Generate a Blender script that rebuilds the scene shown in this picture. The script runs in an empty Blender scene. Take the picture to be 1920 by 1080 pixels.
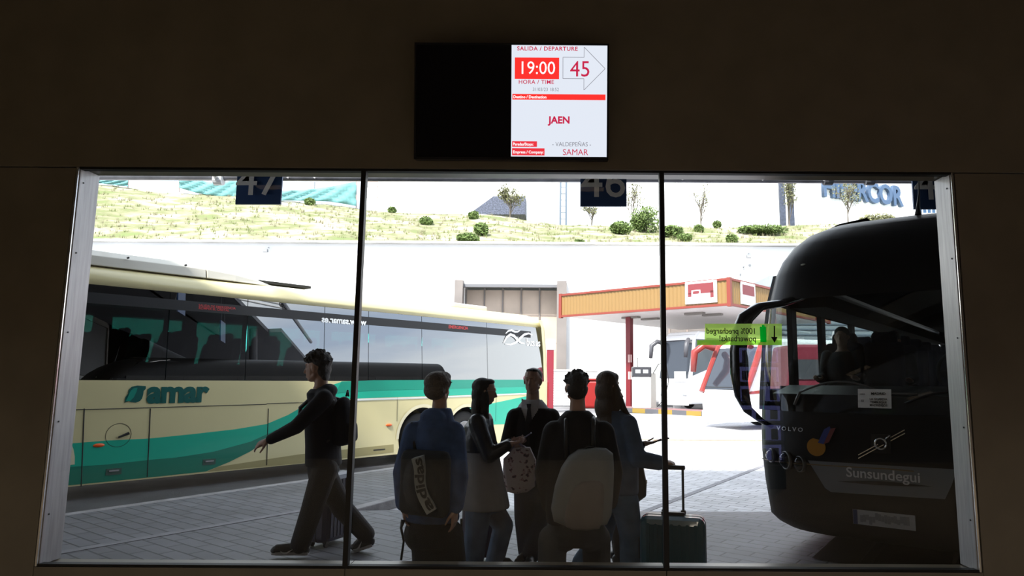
import bpy, bmesh, math, random
from math import sin, cos, tan, pi, radians, atan, atan2, sqrt
from mathutils import Vector as V, Matrix, noise
S = bpy.context.scene
COL = S.collection
random.seed(7)
# ------------------------------------------------------------------ camera
EYE = V((0, 0, 1.6)); FPX = 1300.0; PX0 = 1060.0; PY0 = 532.0
cd = bpy.data.cameras.new('camera'); cam = bpy.data.objects.new('camera', cd); COL.objects.link(cam)
CM = Matrix.Rotation(pi/2 + atan(180/1300), 4, 'X') @ Matrix.Rotation(radians(.37), 4, 'Z')
cam.matrix_basis = Matrix.Translation(EYE) @ CM
cd.sensor_width = 36; cd.sensor_fit = 'HORIZONTAL'; cd.lens = FPX/1920*36
cd.shift_x = -(PX0 - 960)/1920; cd.shift_y = (PY0 - 540)/1920
cd.clip_start = .05; cd.clip_end = 600
S.camera = cam
S.view_settings.view_transform = 'Standard'; S.view_settings.look = 'None'
S.view_settings.gamma = 1; S.view_settings.use_curve_mapping = False
S.view_settings.exposure = 0.25
# ------------------------------------------------------------------ world: thin bright cloud
w = bpy.data.worlds.new('sky'); S.world = w; w.use_nodes = True
nt = w.node_tree; nt.nodes.clear()
o_ = nt.nodes.new('ShaderNodeOutputWorld'); bg = nt.nodes.new('ShaderNodeBackground')
tc = nt.nodes.new('ShaderNodeTexCoord'); mp = nt.nodes.new('ShaderNodeMapping'); mp.inputs['Scale'].default_value = (1, 1, 4)
nz = nt.nodes.new('ShaderNodeTexNoise'); nz.inputs['Scale'].default_value = 2.2; nz.inputs['Detail'].default_value = 5
cr = nt.nodes.new('ShaderNodeValToRGB'); cr.color_ramp.elements[0].position = .38; cr.color_ramp.elements[0].color = (.52, .62, .78, 1)
cr.color_ramp.elements[1].position = .62; cr.color_ramp.elements[1].color = (.93, .97, 1, 1)
nt.links.new(tc.outputs['Generated'], mp.inputs['Vector']); nt.links.new(mp.outputs[0], nz.inputs['Vector'])
nt.links.new(nz.outputs['Fac'], cr.inputs['Fac']); nt.links.new(cr.outputs[0], bg.inputs['Color'])
bg.inputs['Strength'].default_value = 2.3; nt.links.new(bg.outputs[0], o_.inputs[0])
# ------------------------------------------------------------------ sun (high, behind the station)
sd = bpy.data.lights.new('sun', 'SUN'); sd.energy = 9.0; sd.angle = radians(6); sd.color = (1, .96, .9)
sun = bpy.data.objects.new('sun', sd); COL.objects.link(sun)
sun.rotation_euler = V((.30, .66, -.85)).to_track_quat('-Z', 'Y').to_euler()
# ------------------------------------------------------------------ hall ceiling lamps (light only; the fittings are built below)
HALL_LAMPS = [(-5, .6), (0, .6), (5, .6), (-5, -3), (0, -3), (5, -3)]
for lx, ly in HALL_LAMPS:
    ld = bpy.data.lights.new('hall_light', 'AREA'); ld.shape = 'RECTANGLE'; ld.size = 1.4; ld.size_y = .25; ld.energy = 36.0; ld.spread = radians(110); ld.color = (1, .86, .68)
    lo = bpy.data.objects.new('hall_light', ld); COL.objects.link(lo); lo.location = (lx, ly, 5.0)

# ------------------------------------------------------------------ pixel helpers
M3 = CM.to_3x3()
def ray(x, y): return M3 @ V(((x-PX0)/FPX, -(y-PY0)/FPX, -1))
def at(x, y, Y):
    r = ray(x, y); return EYE + r*(Y/r.y)
def atz(px, z, Y):
    lo, hi = -3000., 4000.
    for _ in range(40):
        m = (lo+hi)/2
        if at(px, m, Y).z > z: lo = m
        else: hi = m
    return at(px, lo, Y)
def gnd(x, y, z=0):
    r = ray(x, y); return EYE + r*((z-EYE.z)/r.z)
def onplane(x, y, p0, n):
    r = ray(x, y); return EYE + r*((p0-EYE).dot(n)/r.dot(n))
# ------------------------------------------------------------------ materials
MATS = {}
def N(nt, t, **k):
    n = nt.nodes.new(t)
    for a, b in k.items(): setattr(n, a, b)
    return n
def mat(name, col, rough=.6, metal=0, var=0, scale=8, bump=0, bscale=40, emit=0, spec=.5, coat=0, col2=None, stretch=None):
    if name in MATS: return MATS[name]
    m = bpy.data.materials.new(name); m.use_nodes = True; nt = m.node_tree
    b = nt.nodes['Principled BSDF']; col = tuple(col[:3])+(1,)
    b.inputs['Base Color'].default_value = col; b.inputs['Roughness'].default_value = rough; b.inputs['Metallic'].default_value = metal
    b.inputs['Specular IOR Level'].default_value = spec; b.inputs['Coat Weight'].default_value = coat
    tc = N(nt, 'ShaderNodeTexCoord'); mpn = N(nt, 'ShaderNodeMapping')
    if stretch: mpn.inputs['Scale'].default_value = stretch
    nt.links.new(tc.outputs['Object'], mpn.inputs[0])
    if var or col2:
        n = N(nt, 'ShaderNodeTexNoise'); n.inputs['Scale'].default_value = scale; n.inputs['Detail'].default_value = 6
        nt.links.new(mpn.outputs[0], n.inputs['Vector'])
        r = N(nt, 'ShaderNodeValToRGB'); c2 = tuple(col2[:3]) if col2 else tuple(max(0, c*(1-var)) for c in col[:3])
        c1 = col[:3] if col2 else tuple(min(1, c*(1+var)) for c in col[:3])
        r.color_ramp.elements[0].color = c2+(1,); r.color_ramp.elements[1].color = tuple(c1)+(1,)
        r.color_ramp.elements[0].position = .35; r.color_ramp.elements[1].position = .65
        nt.links.new(n.outputs['Fac'], r.inputs[0]); nt.links.new(r.outputs[0], b.inputs['Base Color'])
    if bump:
        n2 = N(nt, 'ShaderNodeTexNoise'); n2.inputs['Scale'].default_value = bscale; n2.inputs['Detail'].default_value = 4
        bp = N(nt, 'ShaderNodeBump'); bp.inputs['Strength'].default_value = bump; bp.inputs['Distance'].default_value = .02
        nt.links.new(mpn.outputs[0], n2.inputs['Vector']); nt.links.new(n2.outputs['Fac'], bp.inputs['Height']); nt.links.new(bp.outputs[0], b.inputs['Normal'])
    if emit:
        b.inputs['Emission Color'].default_value = col; b.inputs['Emission Strength'].default_value = emit
    MATS[name] = m; return m
def glass(name, tint, refl=1.0, ior=1.5, rough=0.0, rcol=(1, 1, 1)):
    if name in MATS: return MATS[name]
    m = bpy.data.materials.new(name); m.use_nodes = True; nt = m.node_tree; nt.nodes.clear()
    o = N(nt, 'ShaderNodeOutputMaterial'); t = N(nt, 'ShaderNodeBsdfTransparent'); g = N(nt, 'ShaderNodeBsdfGlossy')
    t.inputs[0].default_value = tuple(tint)+(1,); g.inputs['Roughness'].default_value = rough; g.inputs['Color'].default_value = tuple(rcol)+(1,)
    f = N(nt, 'ShaderNodeFresnel'); f.inputs[0].default_value = ior; mu = N(nt, 'ShaderNodeMath', operation='MULTIPLY'); mu.inputs[1].default_value = refl
    mu.use_clamp = True
    geo = N(nt, 'ShaderNodeNewGeometry'); # same look from both sides
    mx = N(nt, 'ShaderNodeMixShader'); nt.links.new(f.outputs[0], mu.inputs[0]); nt.links.new(mu.outputs[0], mx.inputs[0])
    inv = N(nt, 'ShaderNodeVectorMath', operation='SCALE'); s1 = N(nt, 'ShaderNodeMath', operation='MULTIPLY_ADD'); s1.inputs[1].default_value = -2; s1.inputs[2].default_value = 1
    nt.links.new(geo.outputs['Backfacing'], s1.inputs[0]); 
    ma = N(nt, 'ShaderNodeMapRange'); ma.inputs['To Min'].default_value = ior; ma.inputs['To Max'].default_value = ior
    nt.links.new(t.outputs[0], mx.inputs[1]); nt.links.new(g.outputs[0], mx.inputs[2]); nt.links.new(mx.outputs[0], o.inputs[0])
    # Fresnel node inverts the IOR on back faces; feed it 1/ior there so both sides agree
    mr = N(nt, 'ShaderNodeMapRange'); mr.inputs['From Min'].default_value = 0; mr.inputs['From Max'].default_value = 1
    mr.inputs['To Min'].default_value = ior; mr.inputs['To Max'].default_value = 1/ior
    nt.links.new(geo.outputs['Backfacing'], mr.inputs['Value']); nt.links.new(mr.outputs[0], f.inputs[0])
    for n in (inv, s1, ma): nt.nodes.remove(n)
    MATS[name] = m; return m
# ------------------------------------------------------------------ mesh builder
def wmat(o): 
    return (wmat(o.parent) if o.parent else Matrix()) @ o.matrix_basis
def tag(o, label=None, cat=None, group=None, kind=None):
    if label: o['label'] = label
    if cat: o['category'] = cat
    if group: o['group'] = group
    if kind: o['kind'] = kind
    return o
def empty(name, loc=(0, 0, 0), rz=0, label=None, cat=None, group=None, kind=None):
    o = bpy.data.objects.new(name, None); COL.objects.link(o); o.empty_display_size = .2
    o.location = V(loc); o.rotation_euler = (0, 0, rz); return tag(o, label, cat, group, kind)
class MB:
    def __init__(s): s.v = []; s.f = []
    def add(s, vs, fs):
        b = len(s.v); s.v += [V(p) for p in vs]; s.f += [tuple(b+i for i in f) for f in fs]; return s
    def box(s, c, d, rz=0, R=None):
        c = V(c); R = R or Matrix.Rotation(rz, 3, 'Z'); h = [x/2 for x in d]
        vs = [c + R @ V((sx*h[0], sy*h[1], sz*h[2])) for sx in (-1, 1) for sy in (-1, 1) for sz in (-1, 1)]
        return s.add(vs, [(0, 1, 3, 2), (4, 6, 7, 5), (0, 4, 5, 1), (2, 3, 7, 6), (0, 2, 6, 4), (1, 5, 7, 3)])
    def rbox(s, c, d, r=.02, n=3, R=None):       # rounded plan box (z-extruded rounded rect with bevelled ends)
        c = V(c); R = R or Matrix.Identity(3); hx, hy, hz = d[0]/2, d[1]/2, d[2]/2; r = min(r, hx*.98, hy*.98)
        def ring(z, ins):
            pts = []
            for q, (sx, sy) in enumerate(((1, 1), (-1, 1), (-1, -1), (1, -1))):
                for k in range(n+1):
                    a = pi/2*(q + k/n); rr = max(r-ins, .0005)
                    pts.append(c + R @ V((sx*(hx-r) + cos(a)*rr, sy*(hy-r) + sin(a)*rr, z)))
            return pts
        e = min(r, hz*.5)
        rs = [ring(-hz, e*.9), ring(-hz+e*.3, e*.3), ring(-hz+e, 0), ring(hz-e, 0), ring(hz-e*.3, e*.3), ring(hz, e*.9)]
        return s.loft(rs)
    def loft(s, rings, cap=True, closed=True):
        n = len(rings[0]); vs = [p for r in rings for p in r]; fs = []
        for i in range(len(rings)-1):
            for j in range(n if closed else n-1):
                a = i*n+j; b = i*n+(j+1) % n; fs.append((a, b, b+n, a+n))
        if cap and closed:
            fs.append(tuple(range(n))[::-1]); fs.append(tuple((len(rings)-1)*n+j for j in range(n)))
        return s.add(vs, fs)
    def cyl(s, a, b, r0, r1=None, n=14):
        return s.tube([a, b], [r0, r0 if r1 is None else r1], n)
    def tube(s, pts, rad, n=10, up=None, flat=1.0):
        pts = [V(p) for p in pts]
        if not hasattr(rad, '__len__'): rad = [rad]*len(pts)
        rings = []; prev = None
        for i, p in enumerate(pts):
            t = (pts[min(i+1, len(pts)-1)] - pts[max(i-1, 0)]).normalized()
            u = (up and V(up)) or prev or (V((0, 0, 1)) if abs(t.z) < .9 else V((1, 0, 0)))
            x = (u - t*u.dot(t)); x = x.normalized() if x.length > 1e-5 else t.orthogonal().normalized()
            if not up: prev = x
            y = t.cross(x); rings.append([p + x*cos(2*pi*k/n)*rad[i] + y*sin(2*pi*k/n)*rad[i]*flat for k in range(n)])
        return s.loft(rings)
    def ell(s, c, r, R=None, nu=14, nv=10):
        c = V(c); R = R or Matrix.Identity(3)
        if not hasattr(r, '__len__'): r = (r, r, r)
        vs = [c + R @ V((0, 0, -r[2]))]; fs = []
        for i in range(1, nv):
            a = -pi/2 + pi*i/nv
            for j in range(nu):
                b = 2*pi*j/nu; vs.append(c + R @ V((r[0]*cos(a)*cos(b), r[1]*cos(a)*sin(b), r[2]*sin(a))))
        vs.append(c + R @ V((0, 0, r[2]))); last = len(vs)-1
        for j in range(nu):
            fs.append((0, 1+(j+1) % nu, 1+j)); fs.append((last, last-nu+j, last-nu+(j+1) % nu))
            for i in range(nv-2):
                a = 1+i*nu+j; b = 1+i*nu+(j+1) % nu; fs.append((a, b, b+nu, a+nu))
        return s.add(vs, fs)
    def cap(s, a, b, r0, r1=None, n=14):        # capsule
        r1 = r0 if r1 is None else r1
        s.cyl(a, b, r0, r1, n); s.ell(a, r0*1.0, nu=n, nv=8); s.ell(b, r1*1.0, nu=n, nv=8); return s
    def prism(s, poly, o, ux, uy, th):          # extruded polygon; th is a vector
        o, ux, uy, th = V(o), V(ux), V(uy), V(th); n = len(poly)
        a = [o + ux*p[0] + uy*p[1] for p in poly]
        return s.add(a + [p+th for p in a], [tuple(range(n))[::-1], tuple(range(n, 2*n))] + [(i, (i+1) % n, n+(i+1) % n, n+i) for i in range(n)])
    def lathe(s, prof, c, axis, n=24):
        axis = V(axis).normalized(); x = axis.orthogonal().normalized(); y = axis.cross(x); c = V(c)
        return s.loft([[c + axis*h + (x*cos(2*pi*k/n) + y*sin(2*pi*k/n))*max(r, .0004) for k in range(n)] for r, h in prof])
    def build(s, name, m, parent=None, world=True, smooth=False, remesh=0, sm=4, bevel=0, **t):
        me = bpy.data.meshes.new(name); vs = s.v
        if parent is not None and world:
            I = wmat(parent).inverted(); vs = [I @ p for p in vs]
        me.from_pydata([tuple(p) for p in vs], [], s.f); me.update()
        bm = bmesh.new(); bm.from_mesh(me); bmesh.ops.recalc_face_normals(bm, faces=bm.faces); bm.to_mesh(me); bm.free()
        if m: me.materials.append(m)
        o = bpy.data.objects.new(name, me); COL.objects.link(o)
        if remesh:
            md = o.modifiers.new('r', 'REMESH'); md.mode = 'VOXEL'; md.voxel_size = remesh; md.use_smooth_shade = True
            if sm: s2 = o.modifiers.new('s', 'SMOOTH'); s2.factor = .5; s2.iterations = sm
            dg = bpy.context.evaluated_depsgraph_get(); me2 = bpy.data.meshes.new_from_object(o.evaluated_get(dg)); me2.name = name
            o.modifiers.clear(); o.data = me2; bpy.data.meshes.remove(me); me = me2
            me.materials.clear(); me.materials.append(m)
        if bevel:
            md = o.modifiers.new('b', 'BEVEL'); md.width = bevel; md.segments = 2; md.limit_method = 'ANGLE'
        if smooth or remesh:
            for p in me.polygons: p.use_smooth = True
        if parent is not None: o.parent = parent
        return tag(o, **t)
def islands(mb):
    par = list(range(len(mb.v)))
    def fd(a):
        while par[a] != a: par[a] = par[par[a]]; a = par[a]
        return a
    for f in mb.f:
        for q in f[1:]: par[fd(q)] = fd(f[0])
    out = {}
    for f in mb.f: out.setdefault(fd(f[0]), []).append(f)
    for fs in out.values():
        ids = sorted({i for f in fs for i in f}); mp_ = {a: b for b, a in enumerate(ids)}; m2 = MB(); m2.v = [mb.v[i] for i in ids]; m2.f = [tuple(mp_[i] for i in f) for f in fs]; yield m2
def split(mb, name, m, parent=None, **k):                    # every loose piece becomes a part of its own
    return [q.build(name, m, parent, **k) for q in islands(mb)]
def struct(o): o['kind'] = 'structure'; return o
def text(name, s, size, o, ux, uy, m, parent=None, align='LEFT', off=0, ext=.002, wx=1.0, mirror=False, shear=0, world=True, spacing=1.0):
    cu = bpy.data.curves.new(name, 'FONT'); cu.body = s; cu.size = size; cu.align_x = align; cu.offset = off*size; cu.extrude = ext; cu.shear = shear; cu.space_character = spacing
    cu.resolution_u = 3
    t = bpy.data.objects.new(name, cu); COL.objects.link(t)
    dg = bpy.context.evaluated_depsgraph_get(); me = bpy.data.meshes.new_from_object(t.evaluated_get(dg)); bpy.data.objects.remove(t); bpy.data.curves.remove(cu)
    ux, uy = V(ux).normalized(), V(uy).normalized(); n = ux.cross(uy)
    if mirror: pass
    MM = Matrix.Translation(V(o)) @ Matrix((ux*wx*(-1 if mirror else 1), uy, n)).transposed().to_4x4()
    if parent is not None and world: MM = wmat(parent).inverted() @ MM
    me.transform(MM); me.name = name; me.materials.clear(); me.materials.append(m)
    ob = bpy.data.objects.new(name, me); COL.objects.link(ob)
    if parent is not None: ob.parent = parent
    return ob
def copy_tree(o, parent=None):
    c = o.copy(); COL.objects.link(c)
    if parent is not None: c.parent = parent
    for ch in list(o.children): copy_tree(ch, c)
    return c
X, Y, Z = V((1, 0, 0)), V((0, 1, 0)), V((0, 0, 1))
BAY = radians(36.5); bdir = V((sin(BAY), cos(BAY), 0)); bface = V((cos(BAY), -sin(BAY), 0))

# ------------------------------------------------------------------ paving material
def paving(name, base, joint, bw, bh, rot, rough=.55, jw=.02):
    m = bpy.data.materials.new(name); m.use_nodes = True; nt = m.node_tree; b = nt.nodes['Principled BSDF']
    geo = N(nt, 'ShaderNodeNewGeometry'); mp = N(nt, 'ShaderNodeMapping'); mp.inputs['Rotation'].default_value = (0, 0, rot)
    nt.links.new(geo.outputs['Position'], mp.inputs[0])
    wn = N(nt, 'ShaderNodeTexNoise'); wn.inputs['Scale'].default_value = 1.3
    nt.links.new(mp.outputs[0], wn.inputs['Vector'])
    va = N(nt, 'ShaderNodeMix', data_type='VECTOR'); va.inputs[0].default_value = .025
    nt.links.new(mp.outputs[0], va.inputs[4]); nt.links.new(wn.outputs['Color'], va.inputs[5])
    br = N(nt, 'ShaderNodeTexBrick'); br.inputs['Scale'].default_value = 1; br.inputs['Brick Width'].default_value = bw; br.inputs['Row Height'].default_value = bh
    br.inputs['Mortar Size'].default_value = jw*.5; br.inputs['Mortar Smooth'].default_value = .3
    br.inputs['Color1'].default_value = base+(1,); br.inputs['Color2'].default_value = tuple(c*.8 for c in base)+(1,); br.inputs['Mortar'].default_value = joint+(1,)
    nt.links.new(va.outputs[1], br.inputs['Vector'])
    n = N(nt, 'ShaderNodeTexNoise'); n.inputs['Scale'].default_value = .9; n.inputs['Detail'].default_value = 8; n.inputs['Roughness'].default_value = .7
    nt.links.new(geo.outputs['Position'], n.inputs['Vector'])
    mr = N(nt, 'ShaderNodeMapRange'); mr.inputs['From Min'].default_value = .3; mr.inputs['From Max'].default_value = .7; mr.inputs['To Min'].default_value = .72; mr.inputs['To Max'].default_value = 1.2
    nt.links.new(n.outputs['Fac'], mr.inputs['Value'])
    mx = N(nt, 'ShaderNodeVectorMath', operation='SCALE'); nt.links.new(br.outputs['Color'], mx.inputs[0]); nt.links.new(mr.outputs[0], mx.inputs['Scale'])
    nt.links.new(mx.outputs[0], b.inputs['Base Color']); b.inputs['Roughness'].default_value = rough; b.inputs['Specular IOR Level'].default_value = .4
    bp = N(nt, 'ShaderNodeBump'); bp.inputs['Strength'].default_value = .5; bp.inputs['Distance'].default_value = .01; bp.invert = True
    nt.links.new(br.outputs['Fac'], bp.inputs['Height']); nt.links.new(bp.outputs[0], b.inputs['Normal'])
    return m
m_pave = paving('brick_paving', (.17, .168, .185), (.05, .05, .055), .42, .16, BAY, jw=.022)
m_bay = paving('bay_paving', (.60, .59, .61), (.13, .13, .13), .36, .17, BAY, jw=.016)
m_road = mat('asphalt', (.19, .185, .19), .8, var=.25, scale=.6, bump=.3, bscale=60)
m_asph = mat('bay_asphalt', (.045, .045, .05), .75, var=.3, scale=2, bump=.3)
m_wall = mat('brown_panel', (.185, .162, .125), .33, var=.08, scale=3, spec=.9)
m_alu = mat('brushed_aluminium', (.42, .41, .42), .42, .6, var=.12, scale=6, stretch=(8, 8, .5))
m_black = mat('black_metal', (.012, .012, .013), .45)
m_gasket = mat('dark_gasket', (.006, .006, .006), .6)
m_conc = mat('concrete', (.62, .60, .56), .85, var=.12, scale=2, bump=.2)
m_kerb = mat('kerb_stone', (.28, .27, .27), .8, var=.2, scale=5, bump=.3)
m_white = mat('white_render', (.86, .86, .85), .8, var=.03, scale=.4)

# ================================================================== HALL (the setting)
WY = 4.70
struct(MB().box((0, .2, -.1), (17, 10, .2)).build('floor', mat('hall_floor', (.42, .36, .28), .35, var=.12, scale=2)))
struct(MB().box((0, -.2, 5.3), (17, 10.4, .2)).build('ceiling', mat('hall_ceiling', (.10, .09, .075), .8)))
g = .004
struct(MB().box((0, WY+.11, (3.055+5.2)/2), (17, .22, 5.2-3.055-g)).build('wall_front', m_wall, bevel=.003))
struct(MB().box((-(8.5+3.43)/2, WY+.11, 3.05/2), (8.5-3.43, .22, 3.05-g)).build('wall_front', m_wall, bevel=.003))
struct(MB().box(((8.5+2.72)/2, WY+.11, 3.05/2), (8.5-2.72, .22, 3.05-g)).build('wall_front', m_wall, bevel=.003))
for a, b in ((-3.43, -1.415), (-1.415, .668), (.668, 2.72)):
    struct(MB().box(((a+b)/2, WY+.10, .19), (b-a-g, .2, .38)).build('wall_front', m_wall, bevel=.003))
m_wside = mat('hall_wall', (.12, .10, .08), .6, var=.1)
struct(MB().box((-8.55, 0, 2.6), (.1, 10, 5.4)).build('wall_left', m_wside))
struct(MB().box((8.55, 0, 2.6), (.1, 10, 5.4)).build('wall_right', m_wside))
struct(MB().box((0, -4.95, 2.6), (17, .1, 5.4)).build('wall_back', m_wside))
# window
win = struct(empty('window_1', (-.36, WY, .385)))
x0, x1, zb, zt = -3.42, 2.705, .385, 3.05
MB().box((x0+.008, WY+.10, (zb+zt)/2), (.03, .20, zt-zb)).build('jamb', m_alu, win, bevel=.003)
MB().box((x1-.008, WY+.10, (zb+zt)/2), (.03, .20, zt-zb)).build('jamb', m_alu, win, bevel=.003)
MB().box((x0+.012, WY-.004, (zb+zt)/2), (.012, .02, zt-zb)).build('bead', mat('polished_edge', (.8, .8, .8), .2, .8), win)
MB().box((x1-.012, WY-.004, (zb+zt)/2), (.012, .02, zt-zb)).build('bead', MATS['polished_edge'], win)
MB().box(((x0+x1)/2, WY+.02, zt-.006), (x1-x0, .05, .014)).build('top_rail', m_gasket, win)
MB().box(((x0+x1)/2, WY+.02, zb+.006), (x1-x0, .05, .014)).build('bottom_rail', m_gasket, win)
MB().box(((x0+x1)/2, WY+.055, zt-.002), (x1-x0, .02, .008)).build('top_trim', m_alu, win)
for mx in (-1.415, .669):
    MB().box((mx, WY+.02, (zb+zt)/2), (.034, .055, zt-zb)).build('mullion', m_black, win, bevel=.003)
m_pane = glass('window_glass', (.90, .92, .93), .85, 1.5)
for a, b in ((x0+.02, -1.432), (-1.398, .652), (.686, x1-.02)):
    MB().add([(a, WY+.03, zb), (b, WY+.03, zb), (b, WY+.03, zt), (a, WY+.03, zt)], [(0, 1, 2, 3)]).build('pane', m_pane, win)
# screws in the jambs
for jx, s_ in ((x0+.024, 1), (x1-.024, -1)):
    mb = MB()
    for zz in (.7, 1.3, 1.9, 2.45, 2.95): mb.cyl((jx, WY+.04, zz), (jx+.003*s_, WY+.04, zz), .006, n=8)
    split(mb, 'screw', m_black, win)

# ceiling light fittings (hall)
for i, (lx, ly) in enumerate(HALL_LAMPS):
    f = empty('ceiling_light', (lx, ly, 5.2), 0, 'dim warm linear light fitting on the hall ceiling', 'light', 'hall ceiling light fittings')
    MB().box((lx, ly, 5.15), (1.5, .3, .1)).build('housing', m_black, f, bevel=.01)
    MB().box((lx, ly, 5.09), (1.4, .22, .02)).build('diffuser', mat('warm_diffuser', (1, .75, .5), .5, emit=.35), f)

# ================================================================== DEPARTURE SCREEN
W_, H_ = 1.335, .80
tv = empty('departure_screen', (-1.045, 4.605, 3.095), 0, 'black wall-mounted departure screen showing 19:00 and bay 45 above the window', 'screen')
tv.rotation_euler = (radians(98), 0, 0)
def tvp(px, py, z=0.0): return V(((px-779)/359*W_, (297-py)/206*H_, z))
m_tv = mat('tv_plastic', (.006, .006, .008), .35)
MB().box((W_/2, H_/2, -.035), (W_, H_, .07)).build('casing', m_tv, tv, world=False, bevel=.006)
mb = MB()
for a, b, c, d in ((0, 0, W_, .016), (0, H_-.012, W_, H_), (0, 0, .012, H_), (W_-.012, 0, W_, H_)):
    mb.box(((a+c)/2, (b+d)/2, .004), (c-a, d-b, .008))
mb.build('bezel', mat('tv_bezel', (.012, .012, .016), .3), tv, world=False)
MB().box((W_*.5, H_*.5, .0005), (W_-.02, H_-.02, .001)).build('dark_panel', mat('tv_dark', (.002, .002, .006), .25), tv, world=False)
def emis(name, c, s=1.0):
    if name in MATS: return MATS[name]
    m = bpy.data.materials.new(name); m.use_nodes = True; nt = m.node_tree; nt.nodes.clear()
    o = N(nt, 'ShaderNodeOutputMaterial'); e = N(nt, 'ShaderNodeEmission'); e.inputs[0].default_value = tuple(c)+(1,); e.inputs[1].default_value = s
    nt.links.new(e.outputs[0], o.inputs[0]); MATS[name] = m; return m
def rect(px0, py0, px1, py1, z, name, m):
    a = tvp(px0, py1, z); b = tvp(px1, py0, z)
    return MB().box(((a.x+b.x)/2, (a.y+b.y)/2, z), (b.x-a.x, b.y-a.y, .0008)).build(name, m, tv, world=False)
e_w = emis('screen_white', (.82, .87, .97), .80); e_r = emis('screen_red', (.86, .03, .025), 1); e_d = emis('screen_crimson', (.50, .015, .06), 1); e_g = emis('screen_grey', (.25, .25, .29), .8)
e_ww = emis('screen_bright', (.97, .98, 1), 1.0); e_dr = emis('screen_dull_red', (.72, .035, .05), 1)
rect(958, 94, 1135, 291, .0015, 'lit_panel', e_w)
rect(964, 116, 1046, 154, .0025, 'time_box', e_r)
rect(960, 180.5, 1132, 190.5, .0025, 'destination_bar', e_r)
rect(960, 264, 1006, 274, .0025, 'stops_bar', e_dr)
rect(960, 276.5, 1020, 289, .0025, 'company_bar', e_dr)
pxs = W_/359
def tvt(name, s, px, py, hpx, m, align='LEFT', off=0, wx=1.0, spacing=1.0):
    # hpx = capital height in photo pixels, py = baseline
    return text(name, s, hpx*1.06*pxs/.73, tvp(px, py, .0035), X, Y, m, tv, align, off, .0002, wx, world=False, spacing=spacing)
tvt('lettering', 'SALIDA / DEPARTURE', 968, 103.5, 7.2, e_d, off=.018, wx=1.03, spacing=1.1)
tvt('lettering', '19:00', 1005, 145, 23, e_ww, 'CENTER', wx=.93)
tvt('lettering', 'HORA / TIME', 971, 162.5, 7.2, e_d, off=.012, wx=1.0, spacing=1.1)
tvt('lettering', '31/03/23 18:52', 997, 175, 6, e_g, wx=.93)
tvt('lettering', '45', 1085, 149, 28.5, e_d, 'CENTER', wx=.93)
tvt('lettering', 'Destino / Destination', 961.5, 188, 5, e_ww, off=.02, wx=.97)
tvt('lettering', 'JAEN', 1047, 232, 12.3, e_d, 'CENTER', off=.035)
tvt('lettering', 'Paradas/Stops:', 961.5, 271.5, 5, e_ww, off=.02, wx=.9)
tvt('lettering', 'Empresa / Company:', 961.5, 285.5, 5, e_ww, off=.02, wx=.93)
tvt('lettering', '- VALDEPE\u00d1AS -', 1070, 272.5, 7.6, e_g, 'CENTER', wx=.92)
tvt('lettering', 'SAMAR', 1077, 288, 11, e_d, 'CENTER', wx=.93)
mb = MB(); pts = [(1053, 115), (1092, 115), (1092, 97), (1131, 135), (1092, 173), (1092, 153), (1053, 153), (1053, 115)]
for p, q in zip(pts[:-1], pts[1:]):
    a, b = tvp(*p, .003), tvp(*q, .003); mb.cyl(a, b, .0018, n=6)
mb.build('arrow_outline', e_g, tv, world=False)
MB().box((W_/2, H_*.45, -.0975), (.3, .2, .05)).build('wall_bracket', m_black, tv, world=False)

# ================================================================== GROUND OUTSIDE
ka, kb = gnd(115, 964), gnd(740, 876)          # platform edge beside the left bay
kd = (kb-ka).normalized(); kl = ka - kd*((ka.y-4.96)/kd.y)
kt = ka + kd*5.9                               # tip of the peninsula
n1, n2 = gnd(735, 937), gnd(655, 958)          # near kerb of the peninsula
nd = (n1-n2).normalized(); tip2 = n2 + nd*2.6
ZB = -.12
def flat(name, poly, z, m, th=.3, **k):
    return MB().prism([(p[0], p[1]) for p in poly], (0, 0, z-th), X, Y, (0, 0, th)).build(name, m, **k)
struct(flat('platform', [(-14, 4.93), (12, 4.93), (12, 7.6), (n2.x+.9, 7.9), (n2.x, n2.y), (tip2.x, tip2.y), (kt.x, kt.y), (kl.x, kl.y), (-14, 4.96)], 0, m_pave, .25))
# apron: paving falling gently from the platform into the bay
mb = MB(); mb.add([(n2.x+.9, 7.9, .0), (12, 7.6, .0), (12, 9.6, ZB), (n2.x+.3, 9.5, ZB), (n2.x, n2.y, 0)], [(0, 1, 2, 3, 4)])
struct(mb.build('apron', m_pave))
struct(MB().box((0, 20, ZB-.1), (80, 33, .2)).build('bay_ground', m_bay))
q0 = ka - kd*9; side = V((-kd.y, kd.x, 0))
struct(MB().add([q0+V((0, 0, ZB+.004)), q0+kd*17+V((0, 0, ZB+.004)), q0+kd*17+side*6+V((0, 0, ZB+.004)), q0+side*6+V((0, 0, ZB+.004))], [(0, 1, 2, 3)]).build('bay_road', m_asph))
mb = MB()
for a, b in ((kl, kt), (n2, tip2)):
    d = (b-a).normalized(); nn = V((-d.y, d.x, 0)) * (1 if a is kl else -1)
    c = (a+b)/2 - nn*.07; mb.box((c.x, c.y, -.058), ((b-a).length, .16, .125), atan2(d.y, d.x))
struct(mb.build('kerb', m_kerb, bevel=.012))
struct(MB().box((0, 70, ZB-.12), (220, 90, .2)).build('road', m_road))
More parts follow.
